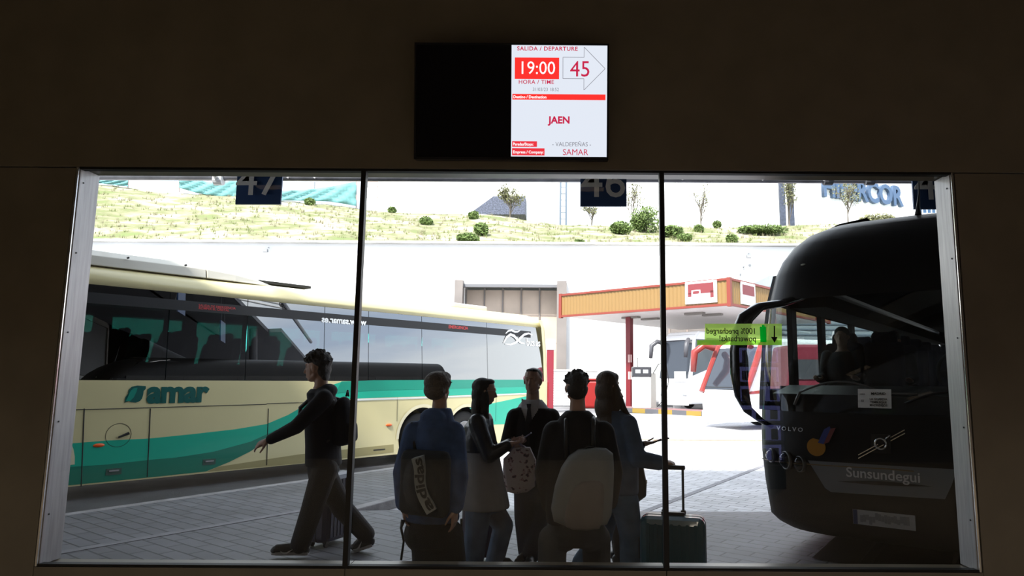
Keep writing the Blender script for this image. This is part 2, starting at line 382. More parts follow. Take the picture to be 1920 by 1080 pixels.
# flush stone bands running with the bays
mb = MB()
for (a, b, wd) in ((gnd(1180, 952), gnd(1415, 880, ZB), .10), (gnd(1330, 1028), gnd(1470, 955), .22), (gnd(60, 1046), gnd(580, 955), .12)):
    d = (b-a); c = (a+b)/2; d.z = 0
    zz = .003 if b.y < 9 else ZB+.004
    if a.y > 8: zz = ZB+.004
    mb.box((c.x, c.y, .0 if zz > 0 else ZB), (d.length+ (0 if zz > 0 else 8), wd, .012), atan2(d.y, d.x))
struct(mb.build('paving_band', mat('stone_band', (.22, .215, .23), .7, var=.15, scale=6)))
# painted line across the yard
struct(MB().box((10, 20.6, ZB+.004), (40, .18, .008)).build('road_line', mat('yellow_paint', (.26, .21, .11), .7, var=.2)))

# ================================================================== STATION CANOPY
m_can = mat('canopy_steel', (.09, .09, .10), .6)
struct(MB().box((-2, 6.2, 5.45), (28, 3.0, .15)).build('canopy_soffit', m_can))
struct(MB().box((-2, 8.6, 5.45), (28, 2.0, .15)).build('canopy_soffit', m_can))
struct(MB().box((0, 4.86, 5.4), (26, .2, 4)).build('facade', mat('facade_panel', (.045, .043, .04), .5)))
struct(MB().box((32, 4.86, 3.6), (47, .2, 7.6)).build('facade', mat('dark_facade', (.03, .03, .033), .4)))
struct(MB().box((32, 7.6, 5.45), (40, 5, .15)).build('canopy_soffit', m_can))
pl, pr = at(160, 331, 11.2), at(1780, 338, 11.2)
gut = empty('gutter_pipe', ((pl.x+pr.x)/2, 11.2, pl.z), 0, 'long grey steel tube beam spanning the outer edge of the canopy', 'beam')
dd = (pr-pl).normalized()
MB().cyl(pl-dd*6, pr+dd*6, .062, n=20).build('tube', mat('galvanised', (.20, .20, .22), .35, .5, var=.2, scale=4), gut)
mb = MB()
for px in (540, 590, 1280, 1430, 1545):
    c = at(px, 331+ (px-160)*.0043, 11.12); mb.box(c, (.03, .03, .03), R=Matrix.Rotation(.6, 3, 'Y'))
split(mb, 'clip', m_alu, gut)
for i, (ax, bx) in enumerate(((340, 408), (1655, 1550), (1745, 1628))):
    a = at(ax, 300, 9.7); b = at(bx, 338, 11.15); a.z = 5.35
    st = empty('canopy_strut', b, 0, ['white diagonal strut left of the 47 sign', 'white diagonal strut from the tube beam, left one of the right-hand pair', 'white diagonal strut from the tube beam beside the rightmost bay sign'][i], 'strut')
    MB().tube([a, b], .035, 8).build('brace', mat('white_steel', (.7, .7, .7), .5), st)
    MB().cyl(b+V((-.05, 0, 0)), b+V((.09, 0, 0)), .085, n=14).build('collar', m_can if i else MATS['white_steel'], st)
for cx in (-13, 11):
    struct(MB().cyl((cx, 9.2, -.1), (cx, 9.2, 5.4), .15).build('canopy_column', m_can))
# bay signs
m_sign = mat('sign_blue', (.017, .055, .16), .4)
m_digit = mat('sign_digit', (.75, .72, .68), .6)
for s_, xa, xb, yt, yb, lab in (('47', 441, 526, 318, 383, 'blue bay sign with 47, the left of three'), ('46', 1088, 1175, 320, 387, 'blue bay sign with 46, the middle of three'), ('45', 1714, 1802, 324, 392, 'blue bay sign partly behind the right window jamb, only a 4 showing')):
    Yd = 9.3; a = at(xa, yb, Yd); b = at(xb, yb, Yd); wd = (b-a).length; ht = wd*.98
    ux = (b-a).normalized()
    t = empty('bay_sign', (a+b)/2, 0, lab, 'sign', 'bay signs hanging under the canopy')
    n_ = ux.cross(Z).normalized()
    MB().prism([(0, 0), (wd, 0), (wd, ht), (0, ht)], a, ux, Z, -n_*.03 if n_.y < 0 else n_*.03).build('panel', m_sign, t)
    text('digits', s_, wd*1.0, (a+b)/2 + V((0, -.036, ht*.20)), ux, Z, m_digit, t, 'CENTER', .002, .003, 1.0)
    mb = MB()
    for k in (.15, .85): q = a + ux*wd*k + Z*ht + V((0, .015, 0)); mb.cyl(q-Z*.05, V((q.x, q.y, 5.38)), .012, n=8)
    split(mb, 'hanger', m_can, t)

# ================================================================== CREAM AND GREEN COACH (left)
CY = radians(37.9); cu_ = V((sin(CY), cos(CY), 0)); cn = V((cos(CY), -sin(CY), 0))   # cu_: towards its rear, cn: out of its left side
cp = at(160, 713, 10.0); cp.z = ZB
coach = empty('coach', cp, 0, 'cream and green coach parked on the left with samar lettering on its side', 'coach')
coach.rotation_euler = (0, 0, atan2(-cu_.y, -cu_.x))           # local +x = forward, +y = its left side (towards the hall)
CI = wmat(coach).inverted()
def cpx(x, y, off=0):                                          # pixel on the coach's side plane -> local (x, z)
    p = CI @ onplane(x, y, cp, cn); return p.x, p.z
m_cream = mat('cream_paint', (.70, .62, .34), .28, coat=.4, var=.03, scale=1)
m_roofc = mat('cream_roof', (.58, .55, .47), .35, coat=.2)
m_tint = glass('coach_glass', (.035, .05, .045), 6.0, 1.5)
m_farglass = glass('green_tinted_glass', (.05, .38, .33), 1.0, 1.5)
m_rub = mat('rubber', (.015, .015, .015), .8)
m_seat = mat('seat_fabric', (.03, .03, .045), .9)
m_rim = mat('wheel_rim', (.45, .46, .48), .35, .8)
XR, XF = -10.62, 3.2                                            # rear, front
BW = 2.5; zS, zB_, zT, zR = .20, 1.67, 3.06, 3.42
AR = [(-6.25, .62), (-7.55, .60), (.72, .62)]                   # wheel arches: x, radius
def sidepoly(x0, x1, z0, z1, arches, zc=.50):
    pts = [(x0, z0)]
    for ax, ar in sorted(arches):
        if not (x0 < ax < x1): continue
        h = sqrt(max(ar*ar-(z0-zc)**2, 0)); a0 = atan2(z0-zc, -h); a1 = atan2(z0-zc, h)
        if a0 < 0: a0 += 2*pi
        for k in range(17):
            a = a0 + (a1-a0)*k/16; pts.append((ax+cos(a)*ar, zc+sin(a)*ar))
    return pts + [(x1, z0), (x1, z1), (x0, z1)]
L = lambda x, y, z: V((x, y, z))
def lb(mb, name, m, parent=coach, **k): return mb.build(name, m, parent, world=False, **k)
mb = MB()
for yy in (0, -BW+.04):
    mb.prism(sidepoly(XR+.35, XF-.3, zS, zB_, AR), (0, yy, 0), X, Z, (0, -.04, 0))
# rear: rounded corners, closed face up to the roof
def corner_ring(z, x_end, r, n=6, sgn=1):
    P = [L(x_end+sgn*.35, 0, z)]
    for k in range(n+1):
        a = pi/2*k/n; P.append(L(x_end+sgn*(r-r*sin(a)), -(r-r*cos(a)), z))
    for k in range(n+1):
        a = pi/2*(1-k/n); P.append(L(x_end+sgn*(r-r*sin(a)), -BW+(r-r*cos(a)), z))
    P.append(L(x_end+sgn*.35, -BW, z)); return P
mb.loft([corner_ring(z, XR+dx, .33) for z, dx in ((zS, .08), (.6, .0), (zB_, .0), (2.4, .05), (zT, .14), (3.25, .24))], cap=False, closed=False)
mb.loft([corner_ring(z, XF, .3, sgn=-1) for z in (zS, 1.25)], cap=False, closed=False)
lb(mb, 'body', m_cream, smooth=False)
mb = MB()
# underbody between the wheels
for a, b in ((XR+.3, -8.3), (-5.5, -.05), (1.5, XF-.3)): mb.box(((a+b)/2, -BW/2, .45), (b-a, BW-.12, .45))
lb(mb, 'underbody', m_black)
# roof: lofted cross-section along the length
def roofring(x, dz=0, ins=0):
    P = []
    for (y, z) in ((-.084, zT), (-.09, 3.16), (-.12, 3.24), (-.20, 3.32), (-.36, 3.38), (-.7, 3.42), (-1.25, 3.435)):
        P.append((y-ins, z+dz))
    P += [(-BW-y, z) for y, z in P[-2::-1]]
    return [L(x, y, z) for y, z in P]
mb = MB().loft([roofring(XR+.18, -.25, .25), roofring(XR+.24, -.12, .12), roofring(XR+.36, -.04, .03), roofring(XR+.7), roofring(-4), roofring(XF-.5), roofring(XF-.1, -.06, .03)], closed=True)
lb(mb, 'roof', m_cream, smooth=True)
# pillars and side glazing (left side seen, right side behind)
panes = [cpx(x, 620)[0] for x in (318, 466, 612, 695, 795, 917)]
edges = [XF-.35] + panes + [XR+.28]
TI = .088                                                       # the side glass leans in at the top
def gy(z): return -.004 - TI*(z-zB_)/(zT-zB_)
mb = MB()
for x in edges: 
    mb.box((x, -.14, (zB_+zT)/2), (.07, .03, zT-zB_)); mb.box((x, -BW+.045, (zB_+zT)/2), (.07, .03, zT-zB_))
for yy in (-.13, -BW+.13):
    mb.box(((XR+XF)/2, yy, zT-.06), (XF-XR-.8, .05, .14)); mb.box(((XR+XF)/2, yy*.6, zB_-.02), (XF-XR-.8, .12, .03))
lb(mb, 'window_pillars', m_black)
for a, b in zip(edges[:-1], edges[1:]):
    q = lb(MB().add([L(a-.006, -.004, zB_), L(b+.006, -.004, zB_), L(b+.006, gy(zT), zT), L(a-.006, gy(zT), zT)], [(0, 1, 2, 3)]), 'side_window', m_tint)
xs = [XF-.35, 2.0, .55, -.95, -2.45, -3.95, -5.45, -6.95, -8.45, XR+.4]
for a, b in zip(xs[:-1], xs[1:]):
    lb(MB().add([L(a-.12, -BW+.01, zB_+.30), L(b+.12, -BW+.01, zB_+.30), L(b+.12, -BW+.01, zT-.22), L(a-.12, -BW+.01, zT-.22)], [(0, 1, 2, 3)]), 'far_window', m_farglass)
mb = MB()
for x in xs: mb.box((x, -BW+.02, (zB_+zT)/2), (.26, .05, zT-zB_))
mb.box((-3.5, -BW+.02, zT-.1), (13, .05, .26)); mb.box((-3.5, -BW+.02, zB_+.14), (13, .05, .34))
lb(mb, 'inner_lining', m_black)
lb(MB().box((-3.5, -BW/2, 1.15), (13.0, BW-.12, .04)).box((-3.5, -BW/2, zT+.08), (13, BW-.3, .03)), 'cabin_floor', m_black)
lb(MB().box((-3.5, -.28, 2.86), (12.6, .42, .16)).box((-3.5, -BW+.28, 2.86), (12.6, .42, .16)), 'luggage_rack', m_black)
def seat_mb(x, y):
    mb = MB(); mb.rbox((x, y, 1.62), (.46, .44, .14), .05, 2)
    R = Matrix.Rotation(radians(-12), 3, 'Y')
    mb.rbox((x-.27, y, 1.98), (.13, .44, .66), .05, 3, R); mb.rbox((x-.36, y, 2.36), (.11, .30, .22), .05, 3, R)
    mb.box((x, y, 1.36), (.3, .3, .4)); return mb
for i in range(15):
    for y in (-.38, -.84, -1.66, -2.12): lb(seat_mb(2.2 - i*.8, y), 'seat', m_seat)
# AC pod and hatch on the roof
a0 = cpx(400, 500)[0]
mb = MB()
def acring(x, h, wd): return [L(x, y, z) for y, z in ((-1.25+wd, 3.36), (-1.25+wd-.03, 3.36+h*.55), (-1.25+wd-.16, 3.36+h*.9), (-1.25+wd-.4, 3.36+h), (-1.25-wd+.4, 3.36+h), (-1.25-wd+.16, 3.36+h*.9), (-1.25-wd+.03, 3.36+h*.55), (-1.25-wd, 3.36))]
mb.loft([acring(XF-.8, .1, 1.0), acring(XF-1.3, .27, 1.05), acring(a0+.01, .27, 1.05)])
lb(mb, 'air_conditioner', m_roofc, smooth=False, bevel=.01)
mb = MB().loft([acring(a0-.01, .27, 1.05), acring(a0-.5, .22, 1.03), acring(a0-1.0, .12, .97), acring(a0-1.25, .04, .9)])
lb(mb, 'air_conditioner_fairing', m_roofc, bevel=.01)
mb = MB()
for k in range(6): mb.cyl(L(a0+.35+k*.85, -.2-.015, 3.53), L(a0+.35+k*.85, -.185, 3.53), .016, n=8)
split(mb, 'roof_fixing', m_black, coach, world=False)
hx = cpx(560, 530)[0]
lb(MB().box((hx-.2, -1.25, 3.50), (1.1, .9, .05)), 'roof_hatch', m_rub)
lb(MB().rbox((-8.2, -1.25, 3.47), (1.4, 1.2, .12), .2, 4), 'rear_roof_pod', m_roofc)
# livery: stripes painted along the side (flat, they lie on the bodywork)
m_gl = mat('light_green_paint', (.012, .44, .29), .3, coat=.4); m_gd = mat('dark_green_paint', (.008, .20, .13), .3, coat=.4)
m_sk = mat('skirt_dark_cream', (.36, .31, .14), .4)  # darker cream for the band along the skirt
def stripe(pxs_, m, name, dy=.003):
    P = [cpx(*q) for q in pxs_]
    return lb(MB().prism(P, (0, 0, 0), X, Z, (0, dy, 0)), name, m)
stripe([(60, 834), (127, 832), (200, 826), (282, 822), (360, 814), (440, 805), (500, 795), (540, 778), (575, 758), (600, 740), (622, 722), (640, 716), (700, 714), (900, 712), (1010, 712), (1010, 736), (900, 740), (700, 746), (655, 748), (640, 750), (612, 757), (585, 775), (560, 790), (520, 805), (470, 828), (400, 847), (330, 858), (282, 862), (200, 871), (120, 876), (60, 880)], m_gl, 'light_green_stripe')
stripe([(60, 880), (120, 876), (200, 871), (282, 862), (330, 858), (400, 847), (470, 828), (520, 805), (500, 826), (470, 846), (430, 866), (386, 884), (300, 893), (200, 903), (120, 911), (60, 916)], m_gd, 'dark_green_stripe', .004)
stripe([(640, 715), (700, 713), (900, 712), (1010, 712), (1010, 724), (900, 727), (700, 732), (640, 736), (628, 738)], mat('mid_green_paint', (.01, .30, .20), .3, coat=.4), 'upper_green_stripe', .0055)
stripe([(660, 748), (800, 744), (1010, 736), (1010, 738.5), (800, 747), (660, 752)], mat('white_paint', (.75, .78, .74), .3), 'white_pinstripe', .006)
stripe([(880, 765), (905, 760), (1010, 738), (1010, 790), (960, 795), (925, 796)], m_gl, 'rear_green_stripe', .003)
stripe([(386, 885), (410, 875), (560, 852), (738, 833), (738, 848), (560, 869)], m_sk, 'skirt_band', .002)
# seams between luggage doors, fuel flap, lights, handles
mb = MB()
def seam(p, q, wd=.012):
    a, b = cpx(*p), cpx(*q); A = L(a[0], .003, a[1]); B = L(b[0], .003, b[1]); mb.tube([A, B], wd/2, 4)
seam((60, 770), (158, 768)); seam((158, 768), (500, 758)); seam((500, 757), (560, 755)); seam((560, 755), (1010, 738), .008)
for x, yb in ((158, 912), (282, 894), (503, 872), (640, 858)): seam((x, 766), (x-6 if x < 400 else x-3, yb), .016)
for x in (745, 930): seam((x, 745), (x-1, 790), .008)
lb(mb, 'panel_gaps', m_gasket)
def sl(x, y, dy=.0): a = cpx(x, y); return L(a[0], dy, a[1])
for (x, y) in ((185, 835), (729, 797)):
    lb(MB().ell(sl(x, y, .005), (.075, .02, .028)), 'marker_light', mat('amber_light', (.9, .13, .02), .3), smooth=True)
c = sl(222, 816)
lb(MB().loft([[c + V((cos(a)*r, .004, sin(a)*r)) for a in [2*pi*k/40 for k in range(40)]] for r in (.165, .172)], cap=False), 'fuel_flap_outline', m_gasket)
a, b = sl(221, 820, .02), sl(241, 812, .02); lb(MB().tube([a, b], [.014, .022], 6), 'flap_handle', m_black)
for x, y in ((392, 866), (213, 884)):
    c = sl(x, y, .004); f = lb(MB().box(c, (.20, .012, .09)), 'door_handle', mat('handle_recess', (.05, .10, .08), .5)); lb(MB().box(c+V((0, .01, .012)), (.13, .012, .02)), 'handle_bar', m_alu, f)
lb(MB().box(sl(711, 843, .0)+V((0, 0, 0)), (.28, .01, .02)), 'skirt_vent', m_black)
# wheels
def wheel(x, y, r=.50, par=coach, out=1):
    wh = empty('wheel', (0, 0, 0)); wh.parent = par; wh.location = (x, y, r)
    pr = [(.28, -.26), (r-.06, -.28), (r-.01, -.24), (r, -.2), (r, -.06), (r-.01, -.02), (r-.06, .0), (.30, .0), (.285, -.03), (.28, -.26)]
    MB().lathe([(a, b*1) for a, b in pr], (0, 0, 0), (0, out, 0), 36).build('tyre', m_rub, wh, world=False, smooth=True)
    MB().lathe([(.285, -.01), (.27, .0), (.265, -.06), (.20, -.10), (.19, -.04), (.12, -.02), (.11, .03), (.0, .035)], (0, 0, 0), (0, out, 0), 30).build('rim', m_rim, wh, world=False, smooth=True)
    mb = MB()
    for k in range(10): a = 2*pi*k/10; mb.cyl((cos(a)*.155, out*-.02, sin(a)*.155), (cos(a)*.155, out*.02, sin(a)*.155), .016, n=6)
    split(mb, 'wheel_nut', m_alu, wh, world=False); return wh
for ax, ar in AR:
    wheel(ax, -.06); wheel(ax, -BW+.06, out=-1)
    P = [(cos(a), sin(a)) for a in [pi*k/20 for k in range(21)]]
    lb(MB().loft([[L(ax+p[0]*r, y, .5+p[1]*r) for r in (ar, ar+.07)] + [] for p in P for y in (.012,)], cap=False, closed=False), 'arch_trim', mat('cream_trim', (.72, .66, .45), .4))
    lb(MB().loft([[L(ax+p[0]*ar, -.01, .5+p[1]*ar), L(ax+p[0]*ar, -.55, .5+p[1]*ar)] for p in P], cap=False, closed=False), 'wheel_housing', m_black)
# lettering
def cside(x, y): a = cpx(x, y); return wmat(coach) @ L(a[0], .008 + (gy(a[1]) if a[1] > zB_ else 0), a[1])
sx = -1*cu_*-1                                                  # reading direction runs towards the rear (left to right in view)
m_let = mat('samar_green', (.004, .10, .085), .35)
text('lettering', 'amar', .46, cside(275, 754), cu_, Z, m_let, coach, 'LEFT', .045, .003, 1.0, spacing=.95)
# the leaf-like S of the logo
def logo(P, m, name='logo', dy=.008, h=1):
    Q = [cpx(*q) for q in P]; return lb(MB().prism(Q, (0, dy-.004, 0), X, Z, (0, .006, 0)), name, m)
logo([(233, 755), (235, 745), (240, 738), (241, 731), (247, 725), (257, 723), (273, 724), (273, 729), (269, 733), (268, 740), (266, 747), (262, 752), (254, 755), (246, 754), (241, 752)], m_let, 'logo_leaf')
logo([(235, 752), (240, 742), (244, 733), (250, 728), (257, 727), (255, 735), (250, 745), (243, 752)], mat('leaf_light', (.008, .26, .19), .35), 'logo_leaf_highlight', .014)
m_wl = mat('white_vinyl', (.80, .82, .83), .6)
text('lettering', 'bus.es', .27, cside(990, 648), cu_, Z, m_wl, coach, 'LEFT', .015, .003, .82)
def swoosh(P, r, name='white_logo_wave'):
    Q = [cpx(*q) for q in P]; mb = MB(); up = []; dn = []
    n = len(Q)
    for i, (a, c) in enumerate(Q):
        t = (Q[min(i+1, n-1)][0]-Q[max(i-1, 0)][0], Q[min(i+1, n-1)][1]-Q[max(i-1, 0)][1]); l = sqrt(t[0]**2+t[1]**2); nx, nz_ = -t[1]/l, t[0]/l
        rr = r*sin(pi*(.12+.76*i/(n-1))); up.append((a+nx*rr, c+nz_*rr)); dn.append((a-nx*rr, c-nz_*rr))
    lb(MB().prism(up+dn[::-1], (0, gy(Q[0][1])+.012, 0), X, Z, (0, .004, 0)), name, m_wl)
swoosh([(952, 625), (957, 620), (963, 619), (969, 622), (974, 622), (979, 619)], .025)
swoosh([(947, 643), (953, 632), (960, 627), (967, 630), (974, 638), (980, 643), (986, 644)], .035)
swoosh([(950, 645), (960, 646), (970, 642), (978, 634), (986, 627), (994, 625), (1001, 628)], .03)
text('lettering', 'www.samar.es', .17, cside(690, 610), cu_, Z, m_wl, coach, 'LEFT', .03, .003, 1.0, mirror=True)
text('lettering', 'SALIDA DE EMERGENCIA', .055, cside(376, 574), cu_, Z, mat('red_vinyl', (.55, .05, .05), .6), coach, 'LEFT', .01, .002)
text('lettering', 'ROMPER EL CRISTAL', .055, cside(376, 579), cu_, Z, MATS['red_vinyl'], coach, 'LEFT', .01, .002)
text('lettering', 'EMERGENCIA', .10, cside(845, 615), cu_, Z, MATS['red_vinyl'], coach, 'LEFT', .01, .002)
lb(MB().box((XR-.005, -.22, 1.3), (.05, .14, .7)), 'rear_light', mat('rear_red', (.5, .02, .02), .3))
lb(MB().box((XR-.02, -1.25, .4), (.1, 2.0, .25)), 'rear_bumper', m_cream, bevel=.03)
# windscreen at the (unseen) front end
lb(MB().loft([[L(XF-.02, -.25, z) for z in (1.25, 3.1)], [L(XF-.02, -BW+.25, z) for z in (1.25, 3.1)]], cap=False, closed=False), 'windscreen', m_tint)

# ================================================================== DARK COACH (right): a grid skin of rings
D_C = at(1657, 718, 6.05); D_C.z = ZB + .02
RB = radians(36.0); rf = V((-sin(RB), -cos(RB), 0))
dcoach = empty('coach', D_C, 0, 'dark coach on the right, nose towards the window, with passengers aboard', 'coach')
dcoach.rotation_euler = (0, 0, atan2(rf.y, rf.x))              # local +x forward; -y is the image-left side
DM = wmat(dcoach)
m_dk = mat('dark_paint', (.010, .009, .008), .38, spec=.25)
m_dk2 = mat('dark_lower_paint', (.012, .011, .010), .5, spec=.2)
m_ws = glass('windscreen_glass', (.50, .53, .52), .7, 1.5)
m_sw = glass('side_glass', (.70, .80, .78), .8, 1.5)
ZR = [(.33, 1.04, -.10), (.38, 1.12, -.03), (.45, 1.18, .02), (.75, 1.22, .04), (1.02, 1.25, .03), (1.2, 1.26, .0), (1.42, 1.265, -.04), (1.62, 1.265, -.07), (2.1, 1.25, -.15), (2.5, 1.22, -.24), (2.78, 1.18, -.34),
      (2.95, 1.13, -.44), (3.12, 1.05, -.60), (3.26, .95, -.80), (3.36, .82, -1.05), (3.43, .64, -1.4), (3.46, .35, -1.8)]
side_x = [-12, -10.4, -8.8, -7.2, -5.6, -4.0, -2.5, -1.35]
def dring(z, w_, x0):
    P = []
    for x in side_x: P.append(V((x + min(0, x0+.3)*.0, -w_, z)))
    n = 16
    for k in range(n+1):
        u = -1 + 2*k/n; a = u*pi/2
        # superellipse nose: bow .36 deep with tight corners
        e = .62; sy = math.copysign(abs(sin(a))**e, u); cx = abs(cos(a))**.62
        P.append(V((x0 - .62 + .62*cx, w_*sy, z)))
    for x in side_x[::-1]: P.append(V((x, w_, z)))
    return P
rings = [dring(*r) for r in ZR]; nC = len(rings[0]); nS = len(side_x)
groups = {}
def dcell(i, j):
    z = (ZR[i][0]+ZR[i+1][0])/2; onside = j < nS or j >= nC-nS-1
    if z > 2.5: return 'roof_dome'
    if z < 1.02: return 'bumper'
    if 1.42 < z and not onside: 
        return 'windscreen'
    if z > 1.62 and onside: return 'side_window'
    return 'body'
for i in range(len(rings)-1):
    for j in range(nC-1):
        gname = dcell(i, j)
        if gname == 'side_window': gname = 'side_window_%d' % j
        groups.setdefault(gname, []).append((i, j))
for gname, cells in groups.items():
    mb = MB(); idx = {}
    def vid(i, j):
        if (i, j) not in idx: idx[(i, j)] = len(mb.v); mb.v.append(rings[i][j])
        return idx[(i, j)]
    for i, j in cells: mb.f.append((vid(i, j), vid(i, j+1), vid(i+1, j+1), vid(i+1, j)))
    base = 'side_window' if gname.startswith('side_window') else gname
    mb.build(base, {'windscreen': m_ws, 'side_window': m_sw, 'bumper': m_dk2}.get(base, m_dk), dcoach, world=False, smooth=base != 'side_window')
mb = MB().add(rings[-1], [tuple(range(nC))]); mb.build('roof_top', m_dk, dcoach, world=False)
dl = lambda mb, name, m, parent=dcoach, **k: mb.build(name, m, parent, world=False, **k)
# frame behind the glass: A pillars, window pillars, header, waist
mb = MB()
for s in (-1, 1):
    for x in side_x[1:]:
        mb.box((x, s*1.21, 2.2), (.16, .06, 1.2))
    mb.box((-6.5, s*1.19, 2.74), (11, .08, .22)); mb.box((-6.5, s*1.22, 1.55), (11, .06, .2))
    pts = [V((r[2]-.62+.62*abs(cos(.80*pi/2))**.62-.03, s*r[1]*abs(sin(.80*pi/2))**.62*.985, r[0])) for r in ZR[6:11]]
    mb.tube(pts, .055, 8)
mb.box((-12, 0, 2.1), (.1, 2.3, 1.6)); 
mb.tube([V((ZR[10][2]-.62+.62*abs(cos(u*pi/2))**.62-.07, 1.16*math.copysign(abs(sin(u*pi/2))**.62, u), 2.74)) for u in [-1+k/8 for k in range(17)]], .07, 8)
dl(mb, 'window_pillars', m_black)
dl(MB().box((-6.3, 0, 1.05), (11.2, 2.3, .05)), 'cabin_floor', m_black)
dl(MB().box((-6.3, 0, 2.86), (11.2, 2.1, .04)), 'cabin_ceiling', mat('cabin_lining', (.015, .015, .015), .95, spec=.05))
for s_ in (-.92, .92): dl(MB().box((-5.5, s_, 2.55), (9, .38, .14)), 'luggage_rack', MATS['cabin_lining'])
for s in (.35, .62):
    for k in range(6): dl(MB().rbox((-2.6-k*1.25, s if k % 2 else s, 2.78), (.42, .09, .04), .02, 2), 'cabin_light', mat('cabin_light', (.85, .92, 1), .4, emit=1.6)) if s == .35 else None
def dseat(x, y, sc=1):
    mb = MB(); mb.rbox((x, y, 1.47), (.48, .46, .16), .06, 3)
    R = Matrix.Rotation(radians(-10), 3, 'Y')
    mb.rbox((x-.28, y, 1.83), (.14, .46, .70), .06, 3, R); mb.rbox((x-.36, y, 2.20), (.12, .30, .2), .05, 3, R); mb.box((x, y, 1.25), (.3, .3, .35)); return mb
dl(dseat(-1.25, .55), 'driver_seat', m_seat, bevel=.0)
for i in range(10):
    for y in (-.96, -.50, .50, .96):
        if i == 0 and y > 0: continue
        dl(dseat(-2.25-i*.85, y), 'seat', m_seat)
# dashboard and wheel
dl(MB().loft([[V((-.42+.22*cos(u*pi/2)**.7 if abs(u) < 1 else -.42, 1.1*u, 1.38)), V((-.34+.22*max(cos(u*pi/2), 0)**.7, 1.1*u, 1.58)), V((-.85, 1.1*u, 1.66)), V((-.9, 1.1*u, 1.2))] for u in [-1+k/8 for k in range(17)]]), 'dashboard', mat('dash', (.018, .018, .018), .5))
a = []; cW = V((-.82, .55, 1.78)); RW = Matrix.Rotation(radians(-62), 3, 'Y')
sw = dl(MB().tube([cW + RW @ V((cos(t)*.24, sin(t)*.24, 0)) for t in [2*pi*k/28 for k in range(29)]], .018, 8), 'steering_wheel', m_rub, smooth=True)
dl(MB().cyl(cW, cW+RW @ V((0, 0, -.3)), .04).box(cW, (.06, .44, .03), R=RW), 'steering_column', m_rub)
# front face helper: u across (-y side negative), z height -> point on the skin
def dz(z):
    for a, b in zip(ZR[:-1], ZR[1:]):
        if a[0] <= z <= b[0]:
            t = (z-a[0])/(b[0]-a[0]); return a[1]+(b[1]-a[1])*t, a[2]+(b[2]-a[2])*t
    return ZR[-1][1:]
def skin(y, z, off=0.0):
    w_, x0 = dz(z); s = min(abs(y)/w_, .999); a = math.asin(s**(1/.62)); return V((x0-.62+.62*cos(a)**.62+off, y, z))
def dpix(x, y):                                              # pixel -> local (y,z) on the front skin, by marching
    n = rf; p0 = D_C.copy(); loc = None; depth = 0.0
    for _ in range(12):
        q = onplane(x, y, D_C + rf*depth, rf); l = DM.inverted() @ q; depth = skin(max(-1.2, min(1.2, l.y)), max(.2, min(3.4, l.z))).x
    return l.y, l.z
def patch(P, off, name, m, steps=14, **k):                   # quad strip patch following the skin: P = (y0,y1,zlo(y),zhi(y))
    y0, y1, zl, zh = P; mb = MB(); R_ = []
    for i in range(steps+1):
        y = y0+(y1-y0)*i/steps; R_.append([skin(y, zl(y)+(zh(y)-zl(y))*j/4, off) for j in range(5)])
    mb.loft(R_, cap=False, closed=False); return dl(mb, name, m, smooth=True, **k)
# grey grille strip with maker's lettering
tl, tr_, bl, br_ = dpix(1515, 863), dpix(1795, 880), dpix(1552, 922), dpix(1775, 936)
def lin(p, q): return lambda y: p[1]+(q[1]-p[1])*(y-p[0])/(q[0]-p[0])
gy0, gy1 = tl[0], min(tr_[0], 1.12); zlo = lin(bl, br_)
def gl(y):
    top = lin(tl, tr_)(y)
    if y < bl[0]: return top + (zlo(bl[0])-top)*(y-tl[0])/(bl[0]-tl[0])
    if y > br_[0] and gy1 > br_[0]: return top + (zlo(br_[0])-top)*max(0, (gy1-y)/(gy1-br_[0]))
    return zlo(y)
patch((gy0, gy1, gl, lin(tl, tr_)), .006, 'grille_strip', mat('grey_strip', (.19, .205, .225), .5), 24)
a_, b_ = dpix(1570, 902), dpix(1750, 912); mz = lambda y: a_[1]+(b_[1]-a_[1])*(y-a_[0])/(b_[0]-a_[0])
patch((a_[0], b_[0], lambda y: mz(y)-.012*sin(pi*(y-a_[0])/(b_[0]-a_[0])), lambda y: mz(y)+.02*sin(pi*(y-a_[0])/(b_[0]-a_[0]))), .012, 'grille_slot', m_black, 16)
def wrap_text(name, s, size, px, py, m, spacing=1.0, off=0, serif=0, wx=1.0, skew=0.0):   # lettering wrapped on the nose
    y0, z0 = dpix(px, py)
    ob = text(name, s, size, (0, 0, 0), X, Y, m, None, 'LEFT', off, .002, wx, spacing=spacing)
    for v in ob.data.vertices:
        yy = y0+v.co.x; zz = z0+v.co.y + skew*v.co.x; v.co = skin(max(-1.24, min(1.24, yy)), zz, .012+v.co.z)
    ob.parent = dcoach; return ob
m_letg = mat('pale_letter', (.75, .76, .78), .5)
wrap_text('lettering', 'Sunsundegui', .116, 1587, 893, m_letg, 1.0, .012, wx=1.02)
wrap_text('lettering', 'VOLVO', .052, 1457, 806, mat('chrome_letter', (.45, .45, .45), .3, .8), 1.5, .01, wx=1.2)
